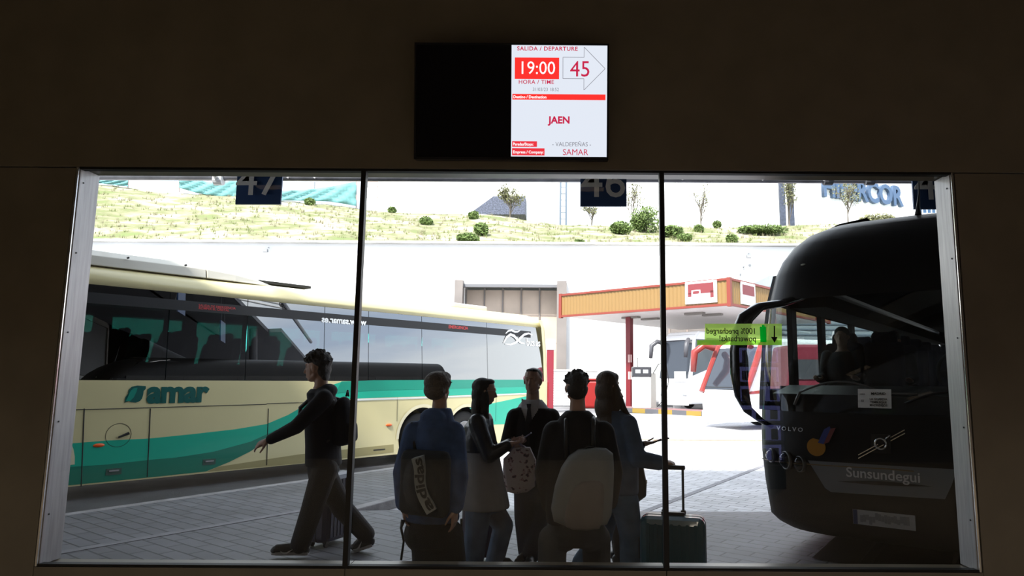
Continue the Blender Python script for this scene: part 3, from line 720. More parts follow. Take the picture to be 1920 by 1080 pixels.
# diagonal chrome bar with round emblem
mb = MB(); e0, e1 = dpix(1610, 856), dpix(1697, 809)
for o2 in (-.014, .014):
    mb.tube([skin(e0[0]+(e1[0]-e0[0])*t, e0[1]+(e1[1]-e0[1])*t + o2, .012) for t in [k/8 for k in range(9)]], .006, 6)
dl(mb, 'diagonal_bar', mat('chrome', (.75, .75, .75), .15, .95))
ec = dpix(1652, 832); c = skin(ec[0], ec[1], .02)
mb = MB(); mb.tube([c+V((0, cos(t)*.045, sin(t)*.045)) for t in [2*pi*k/24 for k in range(25)]], .009, 8)
mb.tube([c+V((0, .035, .035)), c+V((0, .075, .075))], .007, 6)
dl(mb, 'emblem', MATS['chrome'], smooth=True)
dl(MB().box(c-V((.008, 0, 0)), (.012, .16, .16)), 'emblem_plate', m_black)
dl(MB().loft([[skin(y, .37, -.01), skin(y, .25, -.05), skin(y, .37, -.05)+V((0, 0, -.26)), skin(y, .37, -.4)+V((0, 0, -.26))] for y in [-.72+k*.1 for k in range(20)]], cap=False, closed=False), 'front_valance', m_dk2)
# fog and head lamps
for (px, py, r) in ((1447, 854, .06), (1474, 863, .075), (1500, 870, .065)):
    y, z = dpix(px, py); c = skin(y, z, .0); nrm = V((1, y*1.0, 0)).normalized()
    h = dl(MB().lathe([(r*1.12, -.02), (r*1.12, .012), (r, .016), (r*.95, .0), (r*.5, -.03), (0, -.035)], c, nrm, 24), 'head_lamp', mat('lamp_reflector', (.12, .12, .12), .35, .7), smooth=True)
    dl(MB().ell(c+nrm*.004, (.03, r*.9, r*.9)), 'lens', glass('lamp_lens', (.5, .5, .5), 1.5), h, smooth=True)
for y0_ in (.95, 1.08):
    c = skin(y0_, .98, .0); nrm = V((1, y0_, 0)).normalized()
    dl(MB().lathe([(.08, -.02), (.08, .012), (.065, .016), (.03, -.03), (0, -.035)], c, nrm, 24), 'head_lamp', MATS['lamp_reflector'], smooth=True)
# orange disc with a feather: coachwork emblem
y, z = dpix(1531, 838)
Pd = [(cos(t), sin(t)) for t in [2*pi*k/30 for k in range(30)]]
c = skin(y, z, .008); ty = (skin(y+.05, z)-skin(y-.05, z)).normalized()
dl(MB().prism([(p[0]*.085, p[1]*.08) for p in Pd if not (p[1] > .55 and -.2 < p[0] < .55)], c, ty, Z, ty.cross(Z)*.004), 'orange_disc', mat('orange_decal', (.55, .24, .02), .5))
c2 = c + ty*.03+V((.006, 0, 0))
dl(MB().prism([(-.01, .04), (.05, .16), (.10, .19), (.11, .17), (.04, .03)], c2, ty, Z, ty.cross(Z)*.004), 'blue_feather', mat('blue_decal', (.05, .07, .28), .5))
dl(MB().prism([(.04, .03), (.11, .17), (.155, .18), (.09, .05)], c2, ty, Z, ty.cross(Z)*.004), 'red_feather', mat('red_decal', (.22, .05, .05), .5))
# bumper crease, plate, card, wipers, aerial, roof marker
dl(MB().tube([skin(y, .97-.02*abs(y), .004) for y in [-1.2+.1*k for k in range(15)]], .006, 6), 'bumper_crease', mat('bronze_edge', (.20, .13, .05), .5))
pa, pb = dpix(1600, 956), dpix(1716, 962); pz = dpix(1657, 985)
yc, zc = (pa[0]+pb[0])/2, (pa[1]+pz[1])/2; wd = pb[0]-pa[0]
pl_ = dl(MB().box(skin(yc, zc, .02), (.01, wd, .12)), 'number_plate', mat('plate_white', (.55, .55, .55), .5))
dl(MB().box(skin(yc, zc, .027)+V((0, -wd/2+.02, 0)), (.003, .035, .118)), 'plate_band', mat('plate_blue', (.02, .04, .15), .5), pl_)
rnd = random.Random(3)
mb = MB()
for k in range(16): mb.box(skin(yc, zc, .027)+V((0, -wd/2+.07+k*(wd-.1)/16, rnd.uniform(-.02, .02))), (.002, .022, rnd.uniform(.04, .07)))
dl(mb, 'blurred_characters', mat('plate_smudge', (.30, .30, .30), .6), pl_)
ca, cb = dpix(1610, 729), dpix(1673, 766); yc, zc = (ca[0]+cb[0])/2, (ca[1]+cb[1])/2; wd = cb[0]-ca[0]; hc = ca[1]-cb[1]
c = skin(yc, zc, .03); nx = (skin(yc, zc+.1)-skin(yc, zc-.1)).normalized()
card = dl(MB().prism([(-wd/2, -hc/2), (wd/2, -hc/2), (wd/2, hc/2), (-wd/2, hc/2)], c, Y, nx, V((-.004, 0, 0))), 'destination_card', mat('card_white', (.85, .85, .85), .7))
m_ink = mat('black_ink', (.01, .01, .01), .7)
def ct(s, yy, zz, size, al='CENTER'): text('lettering', s, size, DM @ (c + Y*yy + nx*zz + V((.003, 0, 0))), DM.to_3x3() @ Y, DM.to_3x3() @ nx, m_ink, card, al, .02, .0008)
ct('MADRID', wd*.12, hc*.2, hc*.19); ct('LA GUARDIA', wd*.12, -hc*.08, hc*.15); ct('TEMBLEQUE', wd*.12, -hc*.24, hc*.15); ct('MADRIDEJOS', wd*.12, -hc*.40, hc*.15); ct('55', -wd*.36, -hc*.18, hc*.15); ct('SAMAR', -wd*.36, hc*.2, hc*.08)
mb = MB(); 
mb.tube([skin(-.75+1.0*k/12, 1.60+.10*sin(pi*min(1, k/9)), .02) for k in range(13)], .010, 6)
mb.tube([skin(-.75, 1.60, .02), skin(-.80, 1.48, .03)], .014, 6)
dl(mb, 'wiper', mat('wiper_black', (.10, .10, .10), .25), smooth=True)
dl(MB().tube([skin(.15+.9*k/12, 1.52+.10*sin(pi*min(1, k/9)), .02) for k in range(13)], .008, 6), 'wiper', m_black, smooth=True)
dl(MB().tube([V((-1.15, .18, 3.38)), V((-1.17, .18, 3.46)), V((-1.22, .19, 3.62)), V((-1.27, .19, 3.85))], [.035, .02, .009, .003], 8), 'aerial', m_black)
dl(MB().ell(skin(-.78, 2.86, -.01), (.02, .03, .012)), 'marker_light', mat('clear_marker', (.6, .6, .5), .3))
dl(MB().cyl(skin(-.92, 2.56, -.06), skin(-.92, 2.56, -.05), .07, n=20), 'round_sticker', mat('pale_sticker', (.14, .15, .09), .6))
dl(MB().tube([V((-2.2, -.86, 3.335)), V((-1.9, -.92, 3.30)), V((-1.6, -.95, 3.24)), V((-1.35, -1.0, 3.13)), V((-1.2, -1.06, 2.98))], .012, 6), 'roof_rail', mat('bright_trim', (.5, .5, .5), .2, .8))
# mirrors: crescent arms hanging from the roof corners
def mirror_arm(P, R, sgn, name):
    m_ = dl(MB().tube([V(p) for p in P], R, 14, flat=.5, up=(0, 1, 0)), name, mat('mirror_black', (.012, .012, .012), .18, coat=.6), smooth=True); return m_
def dpl(px, py, xloc):                                       # pixel on plane local x = xloc
    q = onplane(px, py, D_C + rf*xloc, rf); return DM.inverted() @ q
MPp = [(1455, 545), (1440, 562), (1418, 575), (1398, 596), (1387, 625), (1384, 660), (1385, 700), (1391, 740), (1402, 768), (1417, 790), (1432, 802)]
MR = [.07, .075, .08, .085, .085, .085, .085, .075, .05, .035, .03]
Pm = [dpl(a, b, .22-.06*i*(i < 3)) for i, (a, b) in enumerate(MPp)]
Pm[0] = V((-.45, Pm[0].y, Pm[0].z)); Pm[1].x = -.2; Pm[2].x = .05; Pm[-1].x = .0; Pm[-2].x = .08
mirror_arm(Pm, MR, -1, 'mirror_arm')
Pm2 = [V((p.x, -p.y, p.z)) for p in Pm]; mirror_arm(Pm2, MR, 1, 'mirror_arm')
mg = dl(MB().ell(V((.16, Pm[6].y, Pm[6].z+.06)), (.05, .075, .26)), 'mirror_head', MATS['mirror_black'], smooth=True)
# wheels + underside
dl(MB().box((-6.2, 0, .42), (11, 2.2, .3)), 'underbody', m_black)
for x in (-2.7, -9.0, -10.3):
    wheel(x, -1.12, par=dcoach, out=-1); wheel(x, 1.12, par=dcoach)
for o in [c for c in dcoach.children]: pass


# ================================================================== RETAINING WALL, GATE, HILLSIDE
RY = 62.0
wl, wr = at(-60, 446, RY), at(2100, 470, RY)
def walltop(x): return wl.z + (wr.z-wl.z)*(x-wl.x)/(wr.x-wl.x)
gx0, gx1 = at(870, 540, RY).x, at(1046, 540, RY).x; gtop = at(950, 534, RY).z
def wallpiece(a, b, z0=None):
    za = walltop(a); zb2 = walltop(b); z0 = z0 if z0 is not None else -1
    return MB().prism([(a, z0), (b, z0), (b, zb2), (a, za)], (0, RY, 0), X, Z, (0, .8, 0))
for a, b, z0 in ((-70, gx0, None), (gx1, 75, None), (gx0, gx1, gtop)):
    struct(wallpiece(a, b, z0).build('retaining_wall', m_white))
struct(MB().box((2, RY-.1, walltop(0)+.02), (150, 1.2, .18)).build('wall_coping', mat('coping', (.6, .58, .54), .8, var=.2, scale=.3)))
gate = empty('tunnel_gate', ((gx0+gx1)/2, RY, 0), 0, 'tall beige recessed gateway in the white retaining wall', 'gate')
m_beige = mat('beige_panel', (.50, .40, .32), .7, var=.12, scale=.4)
m_frame = mat('beige_frame', (.21, .185, .17), .8, var=.1, scale=.5)
fw = (gx1-gx0)*.085
MB().box((gx0-fw/2, RY-.35, (gtop+.3)/2), (fw, .9, gtop+.3)).box((gx1+fw/2, RY-.35, (gtop+.3)/2), (fw*1.2, .9, gtop+.3)).build('gate_frame', m_frame, gate)
MB().box(((gx0+gx1)/2, RY-.1, gtop-.12), (gx1-gx0, .5, .28)).build('lintel', mat('grey_lintel', (.16, .16, .17), .6), gate)
n = 5; pw = (gx1-gx0)/n
for i in range(n):
    MB().box((gx0+pw*(i+.5), RY+1.6, gtop/2-.2), (pw-.12, .15, gtop-.2)).build('gate_panel', m_beige, gate)
mb = MB()
for i in range(n+1): mb.box((gx0+pw*i, RY+1.55, gtop/2), (.13, .3, gtop))
for zz in (2.4, 4.9, 7.4): mb.box(((gx0+gx1)/2, RY+1.52, zz), (gx1-gx0, .05, .04))
mb.build('gate_rails', m_frame, gate)
# flood lights on the wall
for px, py, lab in ((498, 470, 'small flood light on the white wall above the cream coach'), (1404, 481, 'small flood light on the white wall left of the dark coach roof')):
    p = at(px, py, RY-.5); f = empty('flood_light', p, 0, lab, 'light', 'flood lights on the retaining wall')
    MB().box(p, (.42, .2, .28), R=Matrix.Rotation(.5, 3, 'X')).build('lamp_head', mat('lamp_grey', (.20, .21, .22), .5), f, bevel=.02)
    MB().box(p+V((0, -.12, -.03)), (.34, .03, .2), R=Matrix.Rotation(.5, 3, 'X')).build('lens', mat('lens_grey', (.6, .62, .65), .2), f)
    MB().tube([p+V((.05, .1, .1)), p+V((.1, .2, .35)), p+V((.1, .5, .35))], .03, 6).build('bracket', MATS['lamp_grey'], f)
for k, (px, py) in enumerate(((1394, 500), (1388, 514), (1406, 497))):
    p = at(px, py, RY-.1); tag(MB().box(p, (.14, .25, .14)).cyl(p+V((0, -.1, -.3)), p, .03).build('wall_socket', MATS['lamp_grey']), 'little grey fitting on the white wall, %s' % ['middle of three', 'lowest of three', 'highest of three'][k], 'fitting')
# hillside: crest pixels
crest = [(-200, 330), (120, 335), (175, 344), (240, 352), (300, 362), (440, 366), (520, 376), (640, 386), (700, 396), (760, 400), (850, 402), (920, 402), (980, 412), (1050, 422), (1150, 424), (1250, 424), (1350, 428), (1450, 424), (1560, 420), (1680, 425), (1800, 430), (2100, 430)]
HY = 84.0
def crest_y(px):
    for a, b in zip(crest[:-1], crest[1:]):
        if a[0] <= px <= b[0]: return a[1]+(b[1]-a[1])*(px-a[0])/(b[0]-a[0])
    return crest[-1][1]
def hill(px, t):                                             # t 0 wall top .. 1 crest
    x1_ = at(px, crest_y(px), HY); b = V((x1_.x*RY/HY*(1)+0, RY+.7, 0)); b.z = walltop(b.x)-.1
    p = b.lerp(x1_, t); p.z += noise.noise(V((p.x*.25, p.y*.3, 0)))*.45*sin(pi*t) + noise.noise(V((p.x*.9, p.y, 3)))*.16
    if t > 1: p = x1_ + V((0, (t-1)*40, -.4*(t-1)))
    return p
mb = MB(); nx_ = 150; ny_ = 26
ROWS = [k/22 for k in range(23)] + [1.4, 2.0]
mb.loft([[hill(-200+2300*i/nx_, t) for t in ROWS] for i in range(nx_+1)], cap=False, closed=False)
def hillmat():
    m = bpy.data.materials.new('dry_grass_slope'); m.use_nodes = True; nt = m.node_tree; b = nt.nodes['Principled BSDF']; b.inputs['Roughness'].default_value = .95; b.inputs['Specular IOR Level'].default_value = .1
    geo = N(nt, 'ShaderNodeNewGeometry'); mp = N(nt, 'ShaderNodeMapping'); mp.inputs['Scale'].default_value = (.22, .30, .8); nt.links.new(geo.outputs['Position'], mp.inputs[0])
    n = N(nt, 'ShaderNodeTexNoise'); n.inputs['Scale'].default_value = 1.0; n.inputs['Detail'].default_value = 9; n.inputs['Roughness'].default_value = .68
    nt.links.new(mp.outputs[0], n.inputs['Vector']); r = N(nt, 'ShaderNodeValToRGB')
    e = r.color_ramp.elements; e[0].position = .34; e[0].color = (.16, .20, .08, 1); e[1].position = .70; e[1].color = (.46, .42, .36, 1)
    for p, c in ((.42, (.17, .18, .09, 1)), (.52, (.26, .25, .16, 1)), (.60, (.36, .33, .26, 1))): q = e.new(p); q.color = c
    nt.links.new(n.outputs['Fac'], r.inputs[0]); nt.links.new(r.outputs[0], b.inputs['Base Color']); return m
struct(mb.build('hillside', hillmat(), smooth=True))
# uncountable grass
rnd = random.Random(11)
for nm, mm, cnt, hh, lab in (('dry_grass', mat('dry_grass', (.24, .215, .13), .9, var=.2), 1500, .34, 'dry yellow grass growing over the slope above the white wall'), ('green_grass', mat('green_grass', (.17, .20, .065), .9, var=.3), 1800, .32, 'fresh green grass growing over the slope above the white wall')):
    mb = MB()
    for k in range(cnt):
        px = rnd.uniform(60, 1850); t = rnd.uniform(.02, 1.0); p = hill(px, t)
        if (noise.noise(V((p.x*.22, p.y*.3, 5))) > .05) == (nm == 'dry_grass') and rnd.random() < .75: continue
        for q in range(7):
            a = rnd.uniform(0, 6.28); d = V((cos(a), sin(a), 0)); s_ = rnd.uniform(.5, 1.3)*hh; b = p + d*rnd.uniform(0, .22); w_ = V((-d.y, d.x, 0))*.03
            mb.add([b-w_, b+w_, b+d*.25*s_+Z*s_], [(0, 1, 2)])
    tag(mb.build(nm, mm), lab, 'grass', kind='stuff')
# bushes and bare trees
def leafball(mb, c, r, n, rnd, ls=.16):
    for k in range(n):
        v = V((rnd.gauss(0, 1), rnd.gauss(0, 1), rnd.gauss(0, 1))).normalized() * (rnd.random()**.4); p = c + V((v.x*r[0], v.y*r[1], v.z*r[2]))
        a = V((rnd.uniform(-1, 1), rnd.uniform(-1, 1), rnd.uniform(-1, 1))).normalized(); b = a.orthogonal(); s_ = ls*rnd.uniform(.6, 1.4)
        mb.add([p-a*s_, p+b*s_*.45, p+a*s_, p-b*s_*.45], [(0, 1, 2, 3)])
m_leaf = mat('bush_leaf', (.12, .175, .045), .8, var=.3, scale=3); m_leaf2 = mat('pale_leaf', (.17, .17, .08), .8, var=.2); m_bark = mat('bark', (.13, .11, .09), .9)
bushes = [(1213, 412, 34, 30, 'largest round green bush behind the middle mullion'), (1165, 428, 22, 14, 'low spreading bush just left of the largest bush'), (1262, 434, 24, 13, 'low green bush just right of the mullion'), (1285, 446, 14, 9, 'small bush low on the slope right of the mullion'), (887, 404, 10, 9, 'small bush on the crest left of the bare tree'), (902, 430, 14, 14, 'green bush on the slope under the bare tree'), (877, 446, 22, 9, 'flat green bush at the wall top under the bare tree'), (735, 392, 8, 6, 'tiny bush just right of the left mullion'), (799, 415, 12, 8, 'small bush midway between left mullion and the bare tree'), (1087, 455, 9, 5, 'low tuft at the wall top above the fuel canopy left end'),
          (1645, 413, 34, 14, 'broad pale bush above the dark coach roof'), (1600, 424, 12, 7, 'round bush left of the broad pale bush'), (1374, 447, 12, 9, 'bushy clump on the slope left of the dark coach'), (1430, 432, 50, 9, 'long low hedge-like scrub left of the dark coach roof'), (1311, 430, 10, 10, 'narrow bush on the crest right of the mullion'), (581, 378, 10, 8, 'little bush under the turquoise netting'), (1345, 415, 8, 8, 'small scrub near the crest between mullion and dark posts')]
def proj(p):
    q = CM.to_3x3().transposed() @ (p-EYE); return PX0+FPX*q.x/-q.z, PY0-FPX*q.y/-q.z
def hillat(px, py):
    best = None
    for k in range(0, 101):
        p = hill(px, k/100); q = proj(p); e = abs(q[1]-py)
        if best is None or e < best[0]: best = (e, p)
    return best[1]
rnd = random.Random(5)
for px, py, rx, rz_, lab in bushes:
    gp_ = hillat(px, py+rz_*.8); YY = gp_.y
    sx_ = rx*YY/1310; sz_ = rz_*YY/1310; p = gp_+Z*sz_*.8; bb = V((p.x, YY, p.z-sz_))
    b = empty('bush', bb, 0, lab, 'bush', 'bushes on the slope')
    mb = MB(); leafball(mb, p, (sx_, sx_*.8, sz_), int(160+rx*22), rnd, .17)
    for k in range(6):
        a = rnd.uniform(0, 6.28); leafball(mb, p+V((cos(a)*sx_*.6, sin(a)*sx_*.4, rnd.uniform(-.3, .4)*sz_)), (sx_*.45, sx_*.4, sz_*.55), int(30+rx*5), rnd, .17)
    mb.build('foliage', m_leaf if rx != 34 or py == 412 else m_leaf2, b)
    MB().tube([bb-Z*.25, bb+Z*sz_*.9], [.10, .05], 6).build('stem', m_bark, b)
def bare_tree(px, py0, py1, YY, lab, leaf, nleaf, spread=1.0, seed=1):
    rnd = random.Random(seed); base = at(px, py0, YY); top = at(px, py1, YY); h = top.z-base.z
    t = empty('young_tree', base, 0, lab, 'tree', 'young trees behind the slope'); mb = MB(); lf = MB()
    def br(p, d, ln, r, lev):
        q = p + d*ln; mb.tube([p, p.lerp(q, .5)+V((rnd.uniform(-.05, .05)*ln, 0, 0)), q], [r, r*.8, r*.6], 5)
        if lev >= 2: leafball(lf, q, (ln*.55, ln*.55, ln*.5), nleaf, rnd, .15)
        if lev < 3:
            for k in range(6 if lev == 0 else 4):
                dd_ = (d + V((rnd.uniform(-1, 1)*.8*spread, rnd.uniform(-.7, .7), rnd.uniform(-.1, .7)))).normalized(); br(p.lerp(q, rnd.uniform(.35, 1)), dd_, ln*.66, r*.55, lev+1)
    br(base-Z*.8, Z, h*.52, .10, 0); mb.build('trunk', m_bark, t); lf.build('leaves', leaf, t)
bare_tree(957, 405, 338, 86, 'bare young tree with yellow leaf buds, left of the tall mast', m_leaf2, 6, 1.2, 3)
bare_tree(1187, 415, 335, 88, 'sparse young tree just right of the 46 sign', m_leaf2, 2, .6, 5)
bare_tree(1315, 420, 345, 88, 'thin leafless tree right of the middle mullion', m_leaf2, 1, .5, 8)
bare_tree(1480, 420, 335, 88, 'leafy young tree in front of the dark posts', m_leaf2, 5, .35, 9)
bare_tree(1590, 410, 335, 90, 'hazy young tree in front of the blue shop lettering', m_leaf2, 5, .8, 12)
bare_tree(1110, 420, 372, 88, 'low sparse tree under the 46 sign', m_leaf2, 2, 1, 14)
# turquoise netting with posts, railing
m_net = mat('turquoise_net', (.14, .33, .33), .8, var=.12, scale=.5)
def net(pts_top, pts_bot, lab):
    o = empty('netting', at(pts_top[0][0], pts_bot[0][1], HY-.6), 0, lab, 'netting', 'turquoise netting along the crest')
    mb = MB(); R_ = []
    NN = 24
    for i in range(NN+1):
        t = i/NN
        def ip(P):
            k = t*(len(P)-1); a = int(min(k, len(P)-2)); f = k-a; return P[a][0]+(P[a+1][0]-P[a][0])*f, P[a][1]+(P[a+1][1]-P[a][1])*f
        a, b = ip(pts_top), ip(pts_bot); R_.append([at(a[0], a[1]+(b[1]-a[1])*j/6, HY-.6+.18*sin(i*1.1+j*1.7)) for j in range(7)])
    mb.loft(R_, cap=False, closed=False); c = mb.build('cloth', m_net, o, smooth=True)
    sm_ = c.modifiers.new('t', 'SOLIDIFY'); sm_.thickness = .03
    mb = MB()
    for P, Q in ((pts_top[0], pts_bot[0]), (pts_top[-1], pts_bot[-1])): a = at(P[0], P[1]-4, HY-.5); b = at(Q[0], Q[1]+8, HY-.5); mb.cyl(b, a, .06, n=8)
    mb.build('posts', mat('rusty_post', (.35, .25, .22), .8), o)
net([(150, 337), (190, 337), (240, 337)], [(150, 342), (190, 344), (240, 350)], 'short turquoise netting at the far left of the crest')
net([(336, 334), (370, 337), (405, 344), (445, 336)], [(336, 352), (380, 362), (410, 368), (445, 372)], 'sagging turquoise netting left of the 47 sign')
net([(522, 358), (570, 356), (620, 350), (668, 340)], [(522, 376), (570, 376), (620, 378), (668, 386)], 'folded turquoise netting right of the 47 sign')
rl = empty('railing', at(700, 380, HY), 0, 'small dark railing just right of the left mullion on the crest', 'railing'); mb = MB()
for a, b in (((684, 350), (709, 350)), ((684, 341), (709, 341)), ((709, 341), (709, 385)), ((684, 370), (709, 370))): mb.cyl(at(*a, HY), at(*b, HY), .05, n=6)
mb.build('rails', MATS['rusty_post'], rl)
# buildings behind
struct(MB().box((40, 175, 13), (400, 166, 2)).build('far_ground', mat('far_earth', (.7, .68, .62), .9)))
def bld(name, px0, px1, pyt, YY, dep, m, lab, yaw=0):
    a, b = at(px0, pyt, YY), at(px1, pyt, YY); c = (a+b)/2; h = c.z-14
    o = empty(name, (c.x, YY+dep/2, 14), 0, lab, 'building'); MB().box((c.x, YY+dep/2, 14+h/2), ((b-a).length, dep, h), yaw).build('walls', m, o); return o, a, b, c
m_hw = mat('bright_wall', (.85, .86, .86), .8)
o, a, b, c = bld('building', 690, 1060, 250, 120, 20, m_hw, 'plain white building beyond the slope, between left mullion and mast')
MB().box((c.x, 119.8, c.z+.2), ((b-a).length+.6, .8, .5)).build('parapet', m_conc, o)
# store with blue letters, its front turned
sa, sb = at(1500, 420, 105), at(1708, 300, 114)
ux = V((sb.x-sa.x, sb.y-sa.y, 0)); sl_ = ux.length; ux.normalize(); nn = ux.cross(Z)
st = empty('store_building', (sa.x, sa.y, 14), 0, 'large white store building with blue rooftop lettering at upper right', 'building')
MB().prism([(-22, 0), (sl_+.4, 0), (sl_+.4, 40), (-22, 40)], (sa.x, sa.y, 12), ux, Z, -nn*18).build('walls', m_hw, st)
m_bl = mat('blue_letter', (.06, .105, .185), .5)
la = onplane(1541, 367, sa + nn*.25, nn)
lbp = onplane(1684, 385, sa+nn*.25, nn); lw = (V((lbp.x, lbp.y, 0))-V((la.x, la.y, 0))).length
tt = text('lettering', 'HIPERCOR', 4.6, la, ux, Z, m_bl, st, 'LEFT', .03, .35)
mw = max((v.co - tt.data.vertices[0].co).length for v in tt.data.vertices)
Lc = wmat(st).inverted() @ la; f_ = lw/mw
for v in tt.data.vertices:
    d = v.co-Lc; al = d.dot(ux); v.co = Lc + ux*al*f_ + (d-ux*al)
# glass tower
o, a, b, c = bld('office_tower', 1706, 1756, 300, 128, 10, mat('tower_glass', (.035, .08, .15), .3), 'blue glass office tower behind the rightmost bay sign')
mb = MB()
for k in range(24): mb.box((c.x, 127.9, 16+k*1.9), ((b-a).length+.2, .2, .28))
for k in range(7): mb.box((a.x+(b.x-a.x)*k/6, 127.9, (14+c.z)/2), (.14, .22, c.z-14))
mb.build('window_grid', mat('grid_white', (.75, .8, .85), .5), o)
# low dark shed roof left of the tree
o = empty('shed', at(915, 402, 96), 0, 'dark pitched shed end behind the bare tree', 'shed')
p0_, p1_, p2_ = at(878, 402, 96), at(925, 368, 96), at(985, 402, 96); p3_ = at(985, 368, 96)
MB().add([p0_, p1_, p3_, p2_, p0_+Y*4, p1_+Y*4, p3_+Y*4, p2_+Y*4], [(0, 1, 2, 3), (4, 5, 6, 7), (0, 1, 5, 4), (1, 2, 6, 5), (2, 3, 7, 6), (3, 0, 4, 7)]).build('slatted_wall', mat('slate_blue', (.08, .09, .13), .7, var=.5, scale=2, stretch=(3, 1, 3)), o)
# masts and posts
for px, YY, wd, m_, lab in ((1056, 95, .9, mat('pale_blue_mast', (.12, .155, .20), .5), 'tall pale blue mast left of the 46 sign'),):
    p = at(px, 422, YY); q = at(px, 300, YY); o = empty('mast', p, 0, lab, 'mast'); mb = MB()
    for s_ in (-1, 1): mb.box(((p.x+s_*wd*.45), YY, (14+q.z)/2), (.28, .3, q.z-14))
    for k in range(20): mb.box((p.x, YY, p.z+k*.9), (wd*.8, .12, .08))
    mb.build('lattice', m_, o)
for k, (px, YY, wd) in enumerate(((1468, 98, .8), (1484, 98, .8))):
    p = at(px, 418, YY); q = at(px, 300, YY); o = empty('post', p, 0, ['left of the two dark vertical posts left of the blue lettering', 'right of the two dark vertical posts left of the blue lettering'][k], 'post')
    MB().box((p.x, YY, (14+q.z)/2), (wd, .5, q.z-14)).build('shaft', mat('dark_slate', (.045, .055, .085), .6, var=.3, scale=3), o)
p = at(590, 372, 92); q = at(590, 341, 92)
tag(MB().cyl(p-Z*1.5, q, .07, n=8).build('post', MATS['lamp_grey']), 'thin grey post on the crest behind the folded netting', 'post')

# ================================================================== FUEL STATION
m_or = mat('orange_cladding', (.25, .145, .045), .5); m_rd = mat('red_trim', (.22, .037, .022), .45); m_redp = mat('red_post', (.17, .009, .014), .4)
c0 = at(1052, 553, 46.0); c1 = at(1367, 522, 38.0)
fz0, fz1 = 5.55, 7.15
c0 = V((c0.x, c0.y, 0)); c1 = V((c1.x, c1.y, 0)); fu = (c1-c0).normalized(); fn = fu.cross(Z); fL = (c1-c0).length; fb = -fn
z0c, z1c = at(1052, 595, 46).z, at(1052, 552, 46).z; z0d, z1d = at(1367, 573, 38).z, at(1367, 522, 38).z
fz0 = (z0c+z0d)/2; fz1 = (z1c+z1d)/2; fh = fz1-fz0
fs = empty('fuel_canopy', (c0+c1)/2, 0, 'fuel station canopy with orange ribbed fascia and red edging', 'canopy')
DEP = 15.0
MB().prism([(0, 0), (fL, 0), (fL, DEP), (0, DEP)], c0+Z*(fz0+.05), fu, fb, Z*.5).build('roof_slab', mat('canopy_white', (.90, .85, .83), .6), fs)
def corrug(p, u, ln, n_, z0, z1, name):
    k = int(ln/.13); prof = []
    for i in range(k+1):
        prof.append((i*ln/k, (.035 if (i % 2) else 0)))
    mb = MB(); mb.loft([[p+u*a+n_*b+Z*z for z in (z0, z1)] for a, b in prof], cap=False, closed=False); return mb.build(name, m_or, fs)
corrug(c0, fu, fL, fn, fz0+.12, fz1-.1, 'fascia')
corrug(c1, fb, DEP, fu, fz0+.12, fz1-.1, 'fascia')
mb = MB()
for z_ in (fz0+.06, fz1-.05):
    mb.prism([(-.05, -.1), (fL+.05, -.1), (fL+.05, .05), (-.05, .05)], c0+Z*(z_-.06), fu, fb, Z*.13); mb.prism([(-.05, -.1), (DEP, -.1), (DEP, .05), (-.05, .05)], c1+Z*(z_-.06), fb, -fu, Z*.13)
for q in (c0, c1, c1+fb*DEP): mb.box(q+Z*(fz0+fz1)/2, (.22, .22, fh+.1), atan2(fu.y, fu.x))
mb.build('fascia_trim', m_rd, fs)
# sign board at the corner
sb0 = fL-(1367-1305)/315*fL*.86-.0; sb0 = fL-2.75; bw_ = 2.05
sg = MB().prism([(sb0, fz0+.22), (sb0+bw_, fz0+.22), (sb0+bw_, fz1-.02), (sb0, fz1-.02)], c0+fn*.06, fu, Z, fn*.06).build('sign_board', mat('board_white', (.85, .85, .85), .4), fs, bevel=.03)
mb = MB(); o2 = c0+fn*.125
hh = fz1-fz0
for a, b, cc, d in ((.10, .52, .90, .90), (.10, .42, .22, .56), (.80, .34, .90, .60)): mb.prism([(sb0+bw_*a, fz0+hh*b), (sb0+bw_*cc, fz0+hh*b), (sb0+bw_*cc, fz0+hh*d), (sb0+bw_*a, fz0+hh*d)], o2, fu, Z, fn*.01)
mb.build('sign_red_field', mat('faded_red', (.20, .032, .036), .5), sg)
mb = MB()
for a, b, cc, d in ((.22, .30, .26, .66), (.22, .62, .50, .66), (.46, .50, .50, .66), (.22, .30, .36, .33)): mb.prism([(sb0+bw_*a, fz0+hh*b), (sb0+bw_*cc, fz0+hh*b), (sb0+bw_*cc, fz0+hh*d), (sb0+bw_*a, fz0+hh*d)], o2+fn*.012, fu, Z, fn*.01)
mb.build('sign_outline', mat('board_line', (.85, .75, .75), .4), sg)
MB().prism([(1.2, fz0+.2), (3.0, fz0+.2), (3.0, fz1-.05), (1.2, fz1-.05)], c1+fu*.06, fb, Z, fu*.06).build('side_sign_board', MATS['board_white'], fs)
MB().prism([(1.35, fz0+.75), (2.85, fz0+.75), (2.85, fz1-.2), (1.35, fz1-.2)], c1+fu*.125, fb, Z, fu*.01).build('side_sign_field', MATS['faded_red'], fs)
# lamps under the canopy
for px, py in ((515, 0), (645, 0), (945, 0), (1065, 0)):
    X_ = 1040+px/3.6; Y_ = {515: 344, 645: 354, 945: 317, 1065: 325}[px]/3.6+500
    r = ray(X_, Y_); p = EYE + r*((fz0-.02-EYE.z)/r.z)
    MB().box(p, (1.3, .35, .12), atan2(fu.y, fu.x)).build('canopy_lamp', mat('lamp_dark', (.22, .20, .18), .5), fs)
